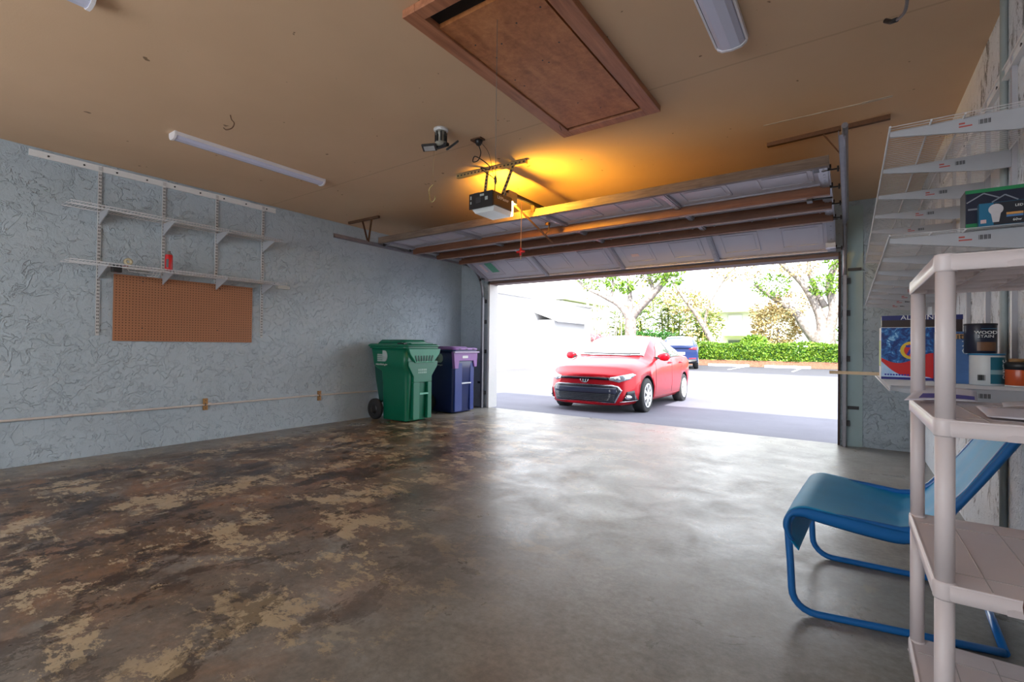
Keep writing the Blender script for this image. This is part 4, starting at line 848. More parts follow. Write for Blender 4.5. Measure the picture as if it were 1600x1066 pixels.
sheet('paper_sheet', 'curled white paper lying on the second tier of the unit', [(0.275, 1.62, zt+0.001), (0.50, 1.56, zt+0.001), (0.54, 1.86, zt+0.001), (0.30, 1.92, zt+0.001)], lambda u, v: 0.002+0.010*math.sin(u*PI)*math.sin(v*PI), PAPER)
sheet('receipt', 'printed receipt lying on the white papers of the second tier', [(0.36, 1.93, zt+0.004), (0.52, 1.90, zt+0.004), (0.53, 2.03, zt+0.006), (0.38, 2.06, zt+0.006)], lambda u, v: 0.010*math.sin(u*PI), simple('receipt_paper', (0.66, 0.64, 0.68), 0.6, var=0.05))
t = thing('round_stand', 'white round board with a red-brown rim, cut off by the right edge', 'stand', (0.360, 1.40, 0))
MB().lathe([(0.001, -0.010), (0.060, -0.010), (0.060, 0.010), (0.001, 0.010)], (0.360, 1.40, 0.53), 'y', 32).build('board', simple('dull_white_cloth', (0.55, 0.52, 0.52), 0.7), t)
m_ = MB(); m_.tube([(0.360+0.063*math.cos(a), 1.40, 0.53+0.063*math.sin(a)) for a in [2*PI*k/32 for k in range(33)]], 0.008, 8, cap=False); m_.build('rim', simple('red_brown_rim', (0.13, 0.05, 0.045), 0.6, var=0.4, scale=60), t)
MB().tube([(0.360, 1.40, 0.012), (0.360, 1.40, 0.53-0.06)], 0.008, 8).build('pole', DARKS, t); MB().lathe([(0.07, 0), (0.07, 0.008), (0.01, 0.014)], (0.360, 1.40, 0), 'z', 20).build('base', DARKS, t)

# ================================================================== BLUE SLING CHAIR
t = thing('sling_chair', 'bright blue canvas sling chair with a blue tube frame, behind the white unit', 'chair', (0.14, 2.55, 0))
FN, FF = Vector((-0.200, 2.215, 0)), Vector((-0.165, 2.880, 0))      # near and far side at the front
BN, BF = Vector((0.440, 2.335, 0)), Vector((0.470, 2.900, 0))
def side(Fr, Bk, name='side_frame'):
    d = (Bk-Fr); Ld = d.length; d.normalize(); P = lambda s, z: (Fr.x+d.x*s, Fr.y+d.y*s, z)
    r = 0.0135
    pts = [P(Ld, r)]
    pts += [P(0.10+(Ld-0.10)*(1-k/4), r) for k in range(1, 5)]
    pts += [P(0.10-0.085*math.sin(a), r+0.085*(1-math.cos(a))) for a in [PI/2*k/6 for k in range(1, 7)]]
    pts += [P(0.010, 0.2), P(0.0, 0.34)]
    pts += [P(0.0+0.06*(1-math.cos(a)), 0.345+0.06*math.sin(a)) for a in [PI/2*k/6 for k in range(1, 7)]]
    pts += [P(0.20, 0.400), P(0.36, 0.385)]
    pts += [P(0.42, 0.395), P(0.47, 0.44), P(0.56, 0.56), P(0.66, 0.725), P(0.70, 0.785)]
    MB().tube(pts, r, 12).build(name, BLUEF, t); return P
PN = side(FN, BN); PF = side(FF, BF)
MB().tube([tuple(BN+Vector((0, 0, 0.0135))), tuple(BF+Vector((0, 0, 0.0135)))], 0.0135, 12).build('rear_floor_bar', BLUEF, t)
MB().tube([PN(0.05, 0.398), PF(0.05, 0.398)], 0.010, 10).build('front_crossbar', BLUEF, t)
MB().tube([PN(0.70, 0.785), PF(0.70, 0.785)], 0.012, 10).build('top_crossbar', BLUEF, t)
prof = [(0.040, 0.255), (0.012, 0.29), (-0.012, 0.335), (-0.010, 0.375), (0.012, 0.408), (0.05, 0.424), (0.10, 0.421), (0.18, 0.411), (0.27, 0.398), (0.35, 0.387), (0.405, 0.390), (0.45, 0.425), (0.50, 0.49), (0.58, 0.61), (0.64, 0.705), (0.70, 0.80)]
def prf(u):
    k = u*(len(prof)-1); i = min(int(k), len(prof)-2); f = k-i; g0 = prof[max(i-1, 0)]; a = prof[i]; b_ = prof[i+1]; g1 = prof[min(i+2, len(prof)-1)]
    return [0.5*((2*a[j])+(b_[j]-g0[j])*f+(2*g0[j]-5*a[j]+4*b_[j]-g1[j])*f*f+(3*a[j]-g0[j]-3*b_[j]+g1[j])*f**3) for j in (0, 1)]
def sling(u, v):
    s, z = prf(u); a = Vector(PN(s, z)); b_ = Vector(PF(s, z)); e = 0.018
    p = a.lerp(b_, -e+(1+2*e)*v)
    sag = math.sin(PI*v)**0.7 if 0 < v < 1 else 0
    amt = (-0.006 if u < 0.30 else -0.006+0.040*math.sin(PI*min(1, (u-0.30)/0.68))**2)
    wr = 0.006*math.sin(v*17+u*9)*math.sin(PI*v)*(1 if u > 0.55 else 0.35)
    n = Vector((0, 0, -1)) if u < 0.62 else Vector((0.80, 0, -0.6))
    return p+n*(amt*sag)+Vector((-0.6, 0, 0.6))*wr*(1 if u > 0.5 else 0.3)
m_ = MB(); m_.grid(sling, 60, 26); m_.build('sling', BLUEC, t, solid=0.003)
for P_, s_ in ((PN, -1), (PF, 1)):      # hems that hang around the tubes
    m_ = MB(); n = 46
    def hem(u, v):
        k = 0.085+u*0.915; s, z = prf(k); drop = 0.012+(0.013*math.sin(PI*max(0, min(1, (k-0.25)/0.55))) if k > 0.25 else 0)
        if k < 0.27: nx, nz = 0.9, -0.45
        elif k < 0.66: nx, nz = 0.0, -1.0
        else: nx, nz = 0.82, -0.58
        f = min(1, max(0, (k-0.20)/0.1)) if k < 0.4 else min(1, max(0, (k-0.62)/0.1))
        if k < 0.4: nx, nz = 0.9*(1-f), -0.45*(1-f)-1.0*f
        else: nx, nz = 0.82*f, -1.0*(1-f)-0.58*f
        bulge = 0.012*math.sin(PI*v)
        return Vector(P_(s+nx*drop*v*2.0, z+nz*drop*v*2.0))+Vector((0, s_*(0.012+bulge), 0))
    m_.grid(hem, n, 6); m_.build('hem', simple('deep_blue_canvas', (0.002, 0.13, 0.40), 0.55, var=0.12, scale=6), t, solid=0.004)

# ================================================================== OUTSIDE GROUND
def gz(y): # ground height: a shallow swale in front of the garage
    pts = [(6.47, -0.025), (7.6, -0.11), (8.9, -0.17), (11.7, -0.205), (14.5, -0.12), (18, 0.0), (200, 0.0)]
    for (a, za), (b, zb) in zip(pts, pts[1:]):
        if y <= b: return za+(zb-za)*max(0, (y-a))/(b-a)
    return 0
ys = [6.47, 6.9, 7.3, 7.8, 8.4, 8.9, 9.8, 10.8, 11.7, 13, 14.5, 16, 18, 22, 30, 45, 80, 140]
m_ = MB(); xs = [-90, -40, -25, -15, -10, -6, -3, 0, 3, 8, 20, 60]
V = [[m_.v((x, y, gz(y))) for y in ys] for x in xs]
for i in range(len(xs)-1):
    for j in range(len(ys)-1): m_.f([V[i][j], V[i+1][j], V[i+1][j+1], V[i][j+1]], True)
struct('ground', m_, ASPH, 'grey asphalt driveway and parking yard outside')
m_ = MB()
for x, y in ((-7.6, 24.0), (-4.95, 25.5), (-2.2, 25.5), (0.5, 25.5)):
    m_.f([m_.v(p) for p in ((x, y, 0.006), (x+0.11, y, 0.006), (x+0.11, y+4.5, 0.006), (x, y+4.5, 0.006))])
struct('parking_lines', m_, WHITEP, 'white painted parking lines')
for x0, lb in ((-6.9, 'white concrete wheel stop before the hedge, just right of the dark blue car'), (-3.9, 'white concrete wheel stop before the hedge, farther right toward the door track')):
    m_ = MB(); m_.prism([(30.2, 0.0), (30.4, 0.0), (30.37, 0.13), (30.23, 0.13)], 'x', x0, x0+2.2)
    m_.build('wheel_stop', simple('white_concrete', (0.72, 0.70, 0.66), 0.8), None, lb, 'wheel stop', 'wheel stops at the hedge', loc=(x0+1.1, 30.3, 0))
mul = MT('leaf_mulch', (0.4, 0.22, 0.14), 0.9)
mul.col(mul.ramp(mul.noise(14, 5, 0.7), [(0.35, (0.08, 0.025, 0.012)), (0.5, (0.17, 0.070, 0.040)), (0.65, (0.24, 0.14, 0.085))])); mul.bump(mul.noise(40), 0.6, 0.03)
m_ = MB(); m_.grid(lambda u, v: (-11+16*u, 30.45+0.95*v+0.12*math.sin(u*40)*(1-v), 0.01+0.33*v), 60, 4)
o = m_.build('leaf_litter', mul.m, None, 'reddish fallen leaves along the foot of the hedge', 'leaf litter', kind='stuff', loc=(-3, 32, 0))
grs = MT('yard_grass', (0.2, 0.3, 0.05), 0.9); grs.col(grs.ramp(grs.noise(3, 6, 0.7), [(0.3, (0.16, 0.22, 0.04)), (0.7, (0.34, 0.42, 0.10))]))
struct('lawn', MB().box(-60, 40, 33.2, 120, -0.2, 0.22), grs.m)

# ------------------------------------------------------------------ plants
def lm(name, c1, c2, tr=0.25):
    m = MT(name, c1, 0.5); m.col(m.ramp(m.noise(6, 3, 0.6), [(0.35, c1), (0.65, c2)]))
    m.i['Subsurface Weight'].default_value = 0; m.i['Transmission Weight'].default_value = 0
    return m.m
LF_G = lm('bright_green_leaves', (0.04, 0.13, 0.006), (0.19, 0.31, 0.022))
LF_Y = lm('yellow_green_leaves', (0.07, 0.15, 0.008), (0.30, 0.27, 0.045))
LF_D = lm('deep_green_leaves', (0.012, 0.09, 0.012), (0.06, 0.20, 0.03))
LF_O = lm('dry_orange_leaves', (0.26, 0.16, 0.05), (0.42, 0.34, 0.15))
LF_P = lm('pink_leaves', (0.50, 0.12, 0.18), (0.75, 0.35, 0.38))
BARK = lm('pale_bark', (0.14, 0.115, 0.10), (0.30, 0.26, 0.24))
def blob_leaves(mb, c, rad, n, size, flat=0.8, shell=0.45):
    c = Vector(c)
    for k in range(n):
        d = Vector((random.gauss(0, 1), random.gauss(0, 1), random.gauss(0, 1))).normalized()
        rr = (shell+(1-shell)*random.random()**0.5)
        p = c+Vector((d.x*rad[0], d.y*rad[1], d.z*rad[2]))*rr
        mb.leaf(p, size*random.uniform(0.7, 1.3), size*0.5, d+Vector((random.gauss(0, .6), random.gauss(0, .6), random.gauss(0, .6)-0.2)))
# hedge
t = thing('hedge', 'clipped bright green hedge along the far side of the parking yard', 'hedge', (-3.5, 32.2, 0.1))
m_ = MB()
for k in range(14000):
    x = random.uniform(-11.0, 4.2); f = random.random()
    if f < 0.62: y = 31.45+random.gauss(0, 0.07)+0.10*math.sin(x*3.1); z = random.uniform(0.36, 1.30)
    else: y = random.uniform(31.45, 32.7); z = 1.30+0.06*math.sin(x*2.3)+random.gauss(0, 0.04)
    m_.leaf((x, y, z), random.uniform(0.10, 0.17), 0.075, (random.gauss(0, 1), random.gauss(-0.6, 0.7), random.gauss(0.5, 0.8)))
m_.build('foliage', LF_G, t, fix=False)
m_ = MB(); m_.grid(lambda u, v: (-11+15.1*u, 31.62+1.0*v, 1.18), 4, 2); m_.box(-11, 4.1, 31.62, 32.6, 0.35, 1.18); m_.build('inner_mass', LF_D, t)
each('stem', BARK, t, [MB().tube([(-10.6+k*1.0+random.uniform(-.2, .2), 31.75, 0.0), (-10.5+k*1.0, 31.7, 0.55)], 0.03, 5) for k in range(15)])
def tree(name, label, base, limbs, leaves, group=None):
    t = thing(name, label, 'tree', base, group)
    m_ = MB()
    for pts, radii in limbs:
        P = smooth_path(pts, 5); n = len(P); Rr = []
        for i in range(n):
            f = i/(n-1)*(len(radii)-1); k = min(int(f), len(radii)-2); Rr.append(radii[k]+(radii[k+1]-radii[k])*(f-k))
        m_.tube(P, Rr, 10)
    m_.build('trunk', BARK, t)
    for (cs, mat, n, size) in leaves:
        m_ = MB()
        for c, r in cs: blob_leaves(m_, c, r, n, size)
        m_.build('foliage', mat, t, fix=False)
    return t
b = (-10.9, 28, 0)
tree('yard_tree', 'pale-barked forked tree with green leaves behind the red car', b, [
    ([b, (-10.9, 28, 1.6), (-10.9, 28, 3.0)], [0.42, 0.34, 0.36]),
    ([(-10.9, 28, 2.7), (-11.5, 27.9, 3.6), (-12.6, 27.8, 4.25), (-13.6, 27.7, 4.75), (-14.6, 27.6, 5.5)], [0.30, 0.22, 0.17, 0.12, 0.06]),
    ([(-10.9, 28, 2.8), (-10.3, 28, 3.5), (-9.5, 28.1, 4.3), (-8.8, 28.2, 5.2), (-8.3, 28.3, 6.6)], [0.30, 0.25, 0.21, 0.16, 0.10]),
    ([(-10.9, 28, 3.0), (-11.0, 28.1, 4.1), (-11.2, 28.2, 5.6), (-11.6, 28.3, 7.2)], [0.20, 0.16, 0.11, 0.07]),
    ([(-12.2, 27.8, 4.0), (-12.0, 27.9, 4.9), (-12.4, 28.0, 6.2)], [0.12, 0.09, 0.05]),
    ([(-9.5, 28.1, 4.3), (-10.0, 28.3, 5.6), (-10.4, 28.3, 6.8)], [0.13, 0.10, 0.05])],
    [([((-14.6+0.62*k+random.uniform(-.3, .3), 27.6+random.uniform(-.3, .3), 5.9+random.uniform(-0.7, 1.6)), (random.uniform(0.35, 0.9), 0.6, random.uniform(0.3, 0.7))) for k in range(11)]+[((-11.8, 27.6, 5.0), (0.5, 0.4, 0.4)), ((-11.0, 27.6, 4.7), (0.4, 0.4, 0.3)), ((-8.4, 27.7, 4.9), (0.55, 0.4, 0.3))], LF_G, 150, 0.24),
     ([((-14+0.9*k+random.uniform(-.4, .4), 28.4, 6.0+random.uniform(-0.8, 1.3)), (random.uniform(0.5, 1.1), 0.6, random.uniform(0.3, 0.8))) for k in range(7)], LF_Y, 90, 0.24)], None)
b = (-6.75, 30.6, 0)
tree('leaning_tree', 'thin pale leaning trunk between the palms and the white house', (-6.75, 33.4, 0.2), [
    ([(-6.75, 33.4, 0.1), (-7.4, 33.4, 1.5), (-8.3, 33.4, 3.1), (-9.6, 33.4, 5.0), (-10.6, 33.4, 6.6)], [0.26, 0.20, 0.16, 0.13, 0.08]),
    ([(-7.9, 33.4, 2.4), (-7.6, 33.5, 4.0), (-6.2, 33.6, 6.2), (-4.6, 33.6, 7.0)], [0.10, 0.08, 0.06, 0.03])],
    [([((-8.2, 33.5, 3.0), (1.2, 0.9, 1.6)), ((-9.4, 33.6, 4.3), (1.4, 0.8, 1.0)), ((-6.0, 33.8, 6.0), (1.6, 0.9, 0.5))], LF_O, 380, 0.20)])
b = (-1.25, 34.4, 0.2)
tree('yard_tree', 'thick pale multi-limbed tree at the right behind the hedge', b, [
    ([b, (-1.3, 34.4, 1.3), (-1.3, 34.4, 2.1)], [0.80, 0.66, 0.60]),
    ([(-1.5, 34.4, 1.4), (-2.1, 34.3, 2.3), (-2.8, 34.2, 3.4), (-3.9, 34.1, 4.3), (-5.0, 34.0, 5.2)], [0.42, 0.34, 0.28, 0.22, 0.12]),
    ([(-1.3, 34.4, 1.8), (-1.5, 34.4, 3.2), (-2.3, 34.4, 5.0), (-3.4, 34.4, 6.3), (-4.4, 34.4, 7.4)], [0.36, 0.27, 0.22, 0.16, 0.09]),
    ([(-1.1, 34.4, 1.9), (-0.8, 34.4, 3.4), (-1.0, 34.4, 5.2), (-0.2, 34.4, 7.2)], [0.34, 0.26, 0.20, 0.12]),
    ([(-1.2, 34.4, 3.6), (-2.0, 34.5, 5.6), (-2.0, 34.5, 7.4)], [0.18, 0.14, 0.08]),
    ([(-0.9, 34.4, 3.0), (0.3, 34.4, 4.4), (1.0, 34.4, 6.3)], [0.22, 0.17, 0.10])],
    [([((-4.0, 33.8, 5.0), (1.1, 0.7, 0.7)), ((-1.2, 33.8, 4.9), (0.8, 0.6, 0.6)), ((-0.4, 33.8, 6.4), (0.9, 0.6, 0.6))], LF_G, 420, 0.22),
     ([((-3.0, 34.0, 3.8), (1.0, 0.7, 0.8)), ((-2.8, 34.0, 6.2), (1.4, 0.7, 0.7)), ((-4.4, 34.0, 3.3), (0.9, 0.6, 0.8)), ((0.2, 34.0, 5.2), (0.9, 0.6, 0.9))], LF_O, 380, 0.20)])
def frond(mb, p, az, L, lift, droop, wd, n=9, leaf=0.30):
    p = Vector(p); d = Vector((math.cos(az), math.sin(az), 0)); pts = [p+d*(L*k/n)*(1-0.12*(k/n))+Vector((0, 0, lift*math.sin(PI*0.55*k/n)-droop*(k/n)**2)) for k in range(n+1)]
    mb.tube(pts, [0.022*(1-0.8*k/n) for k in range(n+1)], 4, smooth=False)
    sd = Vector((-d.y, d.x, 0))
    for k in range(1, n+1):
        for s in (-1, 1): 
            for q in (0, 0.5):
                a = pts[k-1].lerp(pts[k], q); ll = leaf*(0.5+1.0*math.sin(PI*min(1, (k+q)/n)))*L/2
                mb.leaf(a, ll, wd, sd*s+d*0.8+Vector((0, 0, -0.35)), Vector((0, 0, 1)))
def palm(label, base, h, nf, L, mat, name='palm', grp='palms in the garden bed'):
    t = thing(name, label, 'palm', base, grp)
    b = Vector(base); st = []
    for k in range(4):
        a = k*1.7+b.x; st.append(MB().tube([b+Vector((0.15*math.cos(a), 0.15*math.sin(a), 0)), b+Vector((0.35*math.cos(a), 0.35*math.sin(a), h*0.8))], 0.045, 6))
    each('stem', LF_Y, t, st)
    for half in range(2):
        m_ = MB()
        for k in range(nf):
            a = 2*PI*k/nf+random.uniform(-.3, .3); hh = h*(0.35+0.65*random.random())
            frond(m_, b+Vector((random.uniform(-.4, .4), random.uniform(-.4, .4), hh)), a, L*random.uniform(0.8, 1.2), L*0.55, L*0.75, 0.13)
        m_.build('fronds', (mat, LF_G)[half], t, fix=False)
for k, (x, y, h, L, mt) in enumerate(((-15.2, 36.5, 3.6, 1.4, LF_Y), (-13.2, 35.3, 3.6, 1.5, LF_G), (-11.6, 36.8, 4.4, 1.6, LF_Y), (-10.2, 35.0, 3.7, 1.5, LF_Y), (-8.9, 36.8, 3.4, 1.3, LF_G))):
    palm(['leftmost yellow-green clump palm, just left of the forked tree trunk', 'bright green clump palm right behind the forked tree trunk', 'yellow-green clump palm above the red car roof', 'yellow-green clump palm above the dark blue car', 'rightmost green clump palm, next to the leaning trunk'][k], (x, y, 0.2), h, 17, L, mt)
palm('small silvery green palm between the hedge and the thick tree', (-3.0, 33.9, 0.2), 1.0, 9, 1.1, lm('silver_green_leaves', (0.12, 0.34, 0.24), (0.30, 0.52, 0.38)), grp=None)
palm('yellow palm crown showing over the white building at the left', (-22.3, 30.5, -0.02), 4.7, 9, 1.4, LF_Y, grp=None)
for label, c, r, mt, n in (('tall yellow-green bush mass behind the clump palms', (-12.4, 40.0, 3.0), (4.4, 1.2, 2.9), LF_Y, 2600), ('low dark green bush between the palms and the hedge end', (-11.6, 34.0, 1.2), (2.6, 0.6, 1.0), LF_D, 900), ('round green shrub behind the hedge under the white house corner', (-5.0, 34.0, 1.15), (0.8, 0.6, 0.7), LF_G, 700), ('pale dry orange shrub behind the hedge left of the thick tree', (-3.9, 35.4, 2.4), (1.4, 0.9, 1.6), LF_O, 900), ('deep green shrub behind the hedge at the right door edge', (0.6, 35.0, 1.8), (1.2, 0.8, 2.0), LF_G, 900)):
    t = thing('shrub', label, 'shrub', (c[0], c[1], 0.2)); m_ = MB(); blob_leaves(m_, c, r, n*2, 0.24); m_.build('foliage', mt, t, fix=False)
    MB().tube([(c[0], c[1], 0.1), (c[0]+0.1, c[1], c[2])], 0.06, 6).build('stem', BARK, t)
t = thing('bromeliad', 'pink-leaved plant beside the low white shed corner', 'plant', (-12.7, 27.5, 0.0))
m_ = MB()
for k in range(150): m_.leaf((-12.7+random.gauss(0, 0.45), 27.5+random.gauss(0, 0.3), 1.35+random.gauss(0, 0.13)), 0.42, 0.09, (random.gauss(0, .6), random.gauss(0, .6), 1.0))
m_.build('leaves', LF_P, t, fix=False); MB().tube([(-12.7, 27.5, 0), (-12.7, 27.5, 1.3)], 0.08, 6).build('stem', BARK, t)
t = thing('bamboo_clump', 'pale bamboo clump between the white shed and the forked tree', 'bamboo', (-13.6, 30, 0))
each('cane', lm('pale_cane', (0.62, 0.56, 0.42), (0.80, 0.76, 0.66)), t, [MB().tube([(-14.7+k*0.21, 30+random.uniform(-.3, .3), 0), (-14.7+k*0.205+random.uniform(-.2, .2), 30, 2.6), (-14.8+k*0.22+random.uniform(-.5, .5), 30, 5.0)], 0.04, 5) for k in range(13)])
m_ = MB(); [m_.leaf((random.uniform(-15, -11.8), 30+random.gauss(0, .3), random.uniform(0.3, 4.6)), 0.35, 0.05, (random.gauss(0, 1), random.gauss(0, .5), random.gauss(0, 1))) for k in range(260)]
m_.build('foliage', LF_Y, t, fix=False)

# ------------------------------------------------------------------ buildings
STUC = simple('white_stucco', (0.60, 0.60, 0.59), 0.8, var=0.02, scale=2)
ROOFM = simple('pale_roof', (0.70, 0.69, 0.68), 0.8, var=0.06, scale=3)
DGL = simple('dark_window_glass', (0.10, 0.12, 0.13), 0.1)
t = thing('white_building', 'long white one-storey building at the left of the yard, with a low lean-to', 'building', (-16, 20, 0))
MB().box(-21, -12.6, 13.5, 26.0, -0.2, 3.35).build('wall', STUC, t)
m_ = MB(); m_.box(-21.3, -12.45, 13.2, 26.2, 3.35, 3.45); m_.build('parapet', STUC, t)
m_ = MB(); m_.box(-12.6, -11.65, 20.1, 23.3, -0.2, 2.35); m_.build('lean_to_wall', STUC, t)
m_ = MB(); m_.prism([(-12.6, 2.84), (-12.6, 2.70), (-11.25, 2.22), (-11.25, 2.36)], 'y', 19.75, 23.95); m_.build('lean_to_roof', STUC, t)
m_ = MB(); m_.box(-11.27, -11.22, 19.75, 23.95, 2.21, 2.33); m_.build('fascia', simple('grey_fascia', (0.35, 0.36, 0.38), 0.7), t)
t = thing('distant_house', 'white house roof with dark eave gaps behind the left building', 'house', (-25, 38, 0))
MB().box(-33, -19.5, 35, 43, 0, 4.9).build('wall', STUC, t)
m_ = MB(); m_.prism([(34.4, 5.1), (34.4, 4.95), (43.6, 4.95), (43.6, 5.1), (39, 7.4)], 'x', -34, -19); m_.build('roof', ROOFM, t)
each('window', DGL, t, [MB().box(x, x+1.6, 34.95, 35.02, 4.45, 4.85) for x in (-24.5, -21.8)])
t = thing('two_storey_house', 'white two-storey house with a balcony seen over the hedge', 'house', (-8.5, 52, 0))
MB().box(-11.9, -4.5, 48, 56, 0, 4.5).build('wall', STUC, t)
m_ = MB(); m_.prism([(47.2, 4.62), (47.2, 4.45), (56.8, 4.45), (56.8, 4.62), (52, 7.4)], 'x', -12.5, -3.5); m_.build('roof', ROOFM, t)
MB().box(-12.0, -4.4, 47.18, 47.24, 4.36, 4.55).build('eave_edge_board', simple('dark_eave_board', (0.25, 0.23, 0.20), 0.8), t)  # dark board along the front edge of the eave
for x0, x1, z0, z1 in ((-9.3, -8.0, 2.5, 4.2), (-11.2, -9.9, 0.4, 1.35), (-9.3, -7.2, 0.4, 1.9), (-6.8, -5.6, 2.6, 3.8)):
    f_ = MB().box(x0, x1, 47.93, 48.02, z0, z1).build('window', simple('grey_window_frame', (0.45, 0.46, 0.46), 0.6), t)
    MB().box(x0+0.09, x1-0.09, 47.90, 47.94, z0+0.09, z1-0.09).build('pane', simple('pale_pane', (0.62, 0.64, 0.64), 0.3) if z0 > 2 else DGL, f_)
MB().box(-9.6, -7.0, 46.9, 48.0, 2.2, 2.35).build('balcony_slab', STUC, t)
m_ = MB(); m_.box(-9.6, -7.0, 46.9, 46.93, 3.15, 3.22)
for k in range(27): m_.box(-9.6+k*0.1, -9.58+k*0.1, 46.9, 46.93, 2.35, 3.18)
m_.build('balcony_railing', STUC, t)

# ================================================================== CARS
def catmull(tab, s, j):
    n = len(tab)
    i = 0
    while i < n-2 and tab[i+1][0] < s: i += 1
    a, b = tab[i], tab[i+1]; f = (s-a[0])/(b[0]-a[0]); f = max(0, min(1, f))
    g0 = tab[max(i-1, 0)][j]; g1 = tab[min(i+2, n-1)][j]
    m0 = (b[j]-g0)/2 if i > 0 else (b[j]-a[j]); m1 = (g1-a[j])/2 if i < n-2 else (b[j]-a[j])
    f2, f3 = f*f, f*f*f
    return (2*f3-3*f2+1)*a[j]+(f3-2*f2+f)*m0+(-2*f3+3*f2)*b[j]+(f3-f2)*m1
def car_body(tab, name, mat, t, wheels, wr, bulge_f=0.34, bulge_r=0.22, Lc=4.64):
    """tab rows: s, z_bottom, width, z_shoulder, w_shoulder, z_edge, w_edge, z_top"""
    S = sorted(set([r[0] for r in tab]+[Lc*k/44 for k in range(45)]))
    bm = bmesh.new(); rings = []
    for s in S:
        zb, wd, zs, ws, ze, we, zt = [catmull(tab, s, j) for j in range(1, 8)]
        half = [(0, zb), (wd*0.5, zb), (wd*0.86, zb+0.01), (wd*0.975, zb+0.09), (wd, zb+(zs-zb)*0.40), (wd*0.992, zb+(zs-zb)*0.66), (wd*0.985, zb+(zs-zb)*0.90), (ws, zs),
                (ws*0.965+we*0.035, zs+(ze-zs)*0.10), (ws*0.55+we*0.45, zs+(ze-zs)*0.55), (we*1.02, zs+(ze-zs)*0.93), (we*0.93, ze+(zt-ze)*0.35), (we*0.7, ze+(zt-ze)*0.72), (we*0.38, ze+(zt-ze)*0.95), (0, zt)]
        ring = []
        for (x, z) in half+[(-x, z) for x, z in half[-2:0:-1]]:
            k = (abs(x)/0.88)
            off = bulge_f*k**2.4*max(0, 1-s/1.2) - bulge_r*k**2.4*max(0, 1-(Lc-s)/1.0)
            hh = (z-0.2)/0.6
            tilt = 0.10*max(0, min(1, hh))**2*max(0, 1-s/0.5)      # the nose leans back toward the hood
            ring.append(bm.verts.new((x, s+off+tilt, z)))
        rings.append(ring)
    n = len(rings[0])
    for i in range(len(rings)-1):
        for k in range(n): f = bm.faces.new([rings[i][k], rings[i][(k+1) % n], rings[i+1][(k+1) % n], rings[i+1][k]]); f.smooth = True
    for rg in (rings[0], rings[-1]):
        for k in range(n//2):
            q = [rg[k], rg[k+1], rg[(n-k-1) % n], rg[(n-k) % n]]; q = list(dict.fromkeys(q))
            if len(q) >= 3: bm.faces.new(q)
    bmesh.ops.triangulate(bm, faces=bm.faces)
    bmesh.ops.recalc_face_normals(bm, faces=bm.faces)
    tree_ = BVHTree.FromBMesh(bm)
    me = bpy.data.meshes.new(name); bm.to_mesh(me); bm.free(); me.materials.append(mat); me.materials.append(BLACK)
    o = bpy.data.objects.new(name, me); COL.objects.link(o); o.parent = t; ORG[o.name] = Vector((0, 0, 0))
    cb = bmesh.new()                 # wheel wells cut out of the body
    for s in wheels:
        for sx in (-1, 1):
            r = bmesh.ops.create_cone(cb, cap_ends=True, segments=36, radius1=wr+0.05, radius2=wr+0.05, depth=0.34, matrix=Matrix.Translation((sx*0.80, s, wr+0.0)) @ Matrix.Rotation(PI/2, 4, 'Y'))
    cm = bpy.data.meshes.new('wheel_well_shape'); cb.to_mesh(cm); cb.free()
    cm.materials.append(BLACK)
    co = bpy.data.objects.new('tmp_cut', cm); COL.objects.link(co)
    co.matrix_world = t.matrix_world
    md = o.modifiers.new('wells', 'BOOLEAN'); md.operation = 'DIFFERENCE'; md.object = co; md.solver = 'EXACT'
    try: md.material_mode = 'TRANSFER'
    except Exception: pass
    bpy.context.view_layer.update()
    co.matrix_world = o.matrix_world; bpy.context.view_layer.update()
    dg = bpy.context.evaluated_depsgraph_get(); new = bpy.data.meshes.new_from_object(o.evaluated_get(dg)); o.modifiers.clear(); o.data = new
    COL.objects.unlink(co); bpy.data.objects.remove(co)
    return o, tree_
def patch(tr, poly, axis, name, mat, parent, off=0.004, cuts=4, depth=0.006, label=None, mirror=False):
    """a thin panel following the body: poly in (x,z) seen from the front/rear or (s,z) from the side"""
    bm = bmesh.new(); vs = []
    for a, b in poly: vs.append(bm.verts.new((a, b, 0)))
    bm.faces.new(vs)
    us = [p[0] for p in poly]; ws = [p[1] for p in poly]; st = 0.035
    for lo, hi, no in ((min(us), max(us), (1, 0, 0)), (min(ws), max(ws), (0, 1, 0))):
        k = lo+st
        while k < hi-0.004:
            bmesh.ops.bisect_plane(bm, geom=bm.verts[:]+bm.edges[:]+bm.faces[:], plane_co=(k*no[0], k*no[1], 0), plane_no=no); k += st
    bmesh.ops.triangulate(bm, faces=bm.faces)
    bad = []
    for v in bm.verts:
        a, b = v.co.x, v.co.y
        if axis == 'front': o, d = Vector((a, -3, b)), Vector((0, 1, 0))
        elif axis == 'rear': o, d = Vector((a, 9, b)), Vector((0, -1, 0))
        elif axis == 'top': o, d = Vector((a, b, 4)), Vector((0, 0, -1))
        elif axis == 'left': o, d = Vector((3, a, b)), Vector((-1, 0, 0))
        else: o, d = Vector((-3, a, b)), Vector((1, 0, 0))
        h = tr.ray_cast(o, d)
        if h[0] is None: bad.append(v); continue
        nn = h[1] if h[1].dot(d) < 0 else -h[1]
        v.co = h[0]+nn*off*0.5-d*off
    if bad: bmesh.ops.delete(bm, geom=bad, context='VERTS')
    for f in bm.faces: f.smooth = True
    me = bpy.data.meshes.new(name); bm.to_mesh(me); bm.free(); me.materials.append(mat)
    o = bpy.data.objects.new(name, me); COL.objects.link(o); o.parent = parent; ORG[o.name] = Vector((0, 0, 0))
    md = o.modifiers.new('s', 'SOLIDIFY'); md.thickness = depth; md.offset = 0
    if label: o['label'] = label
    return o
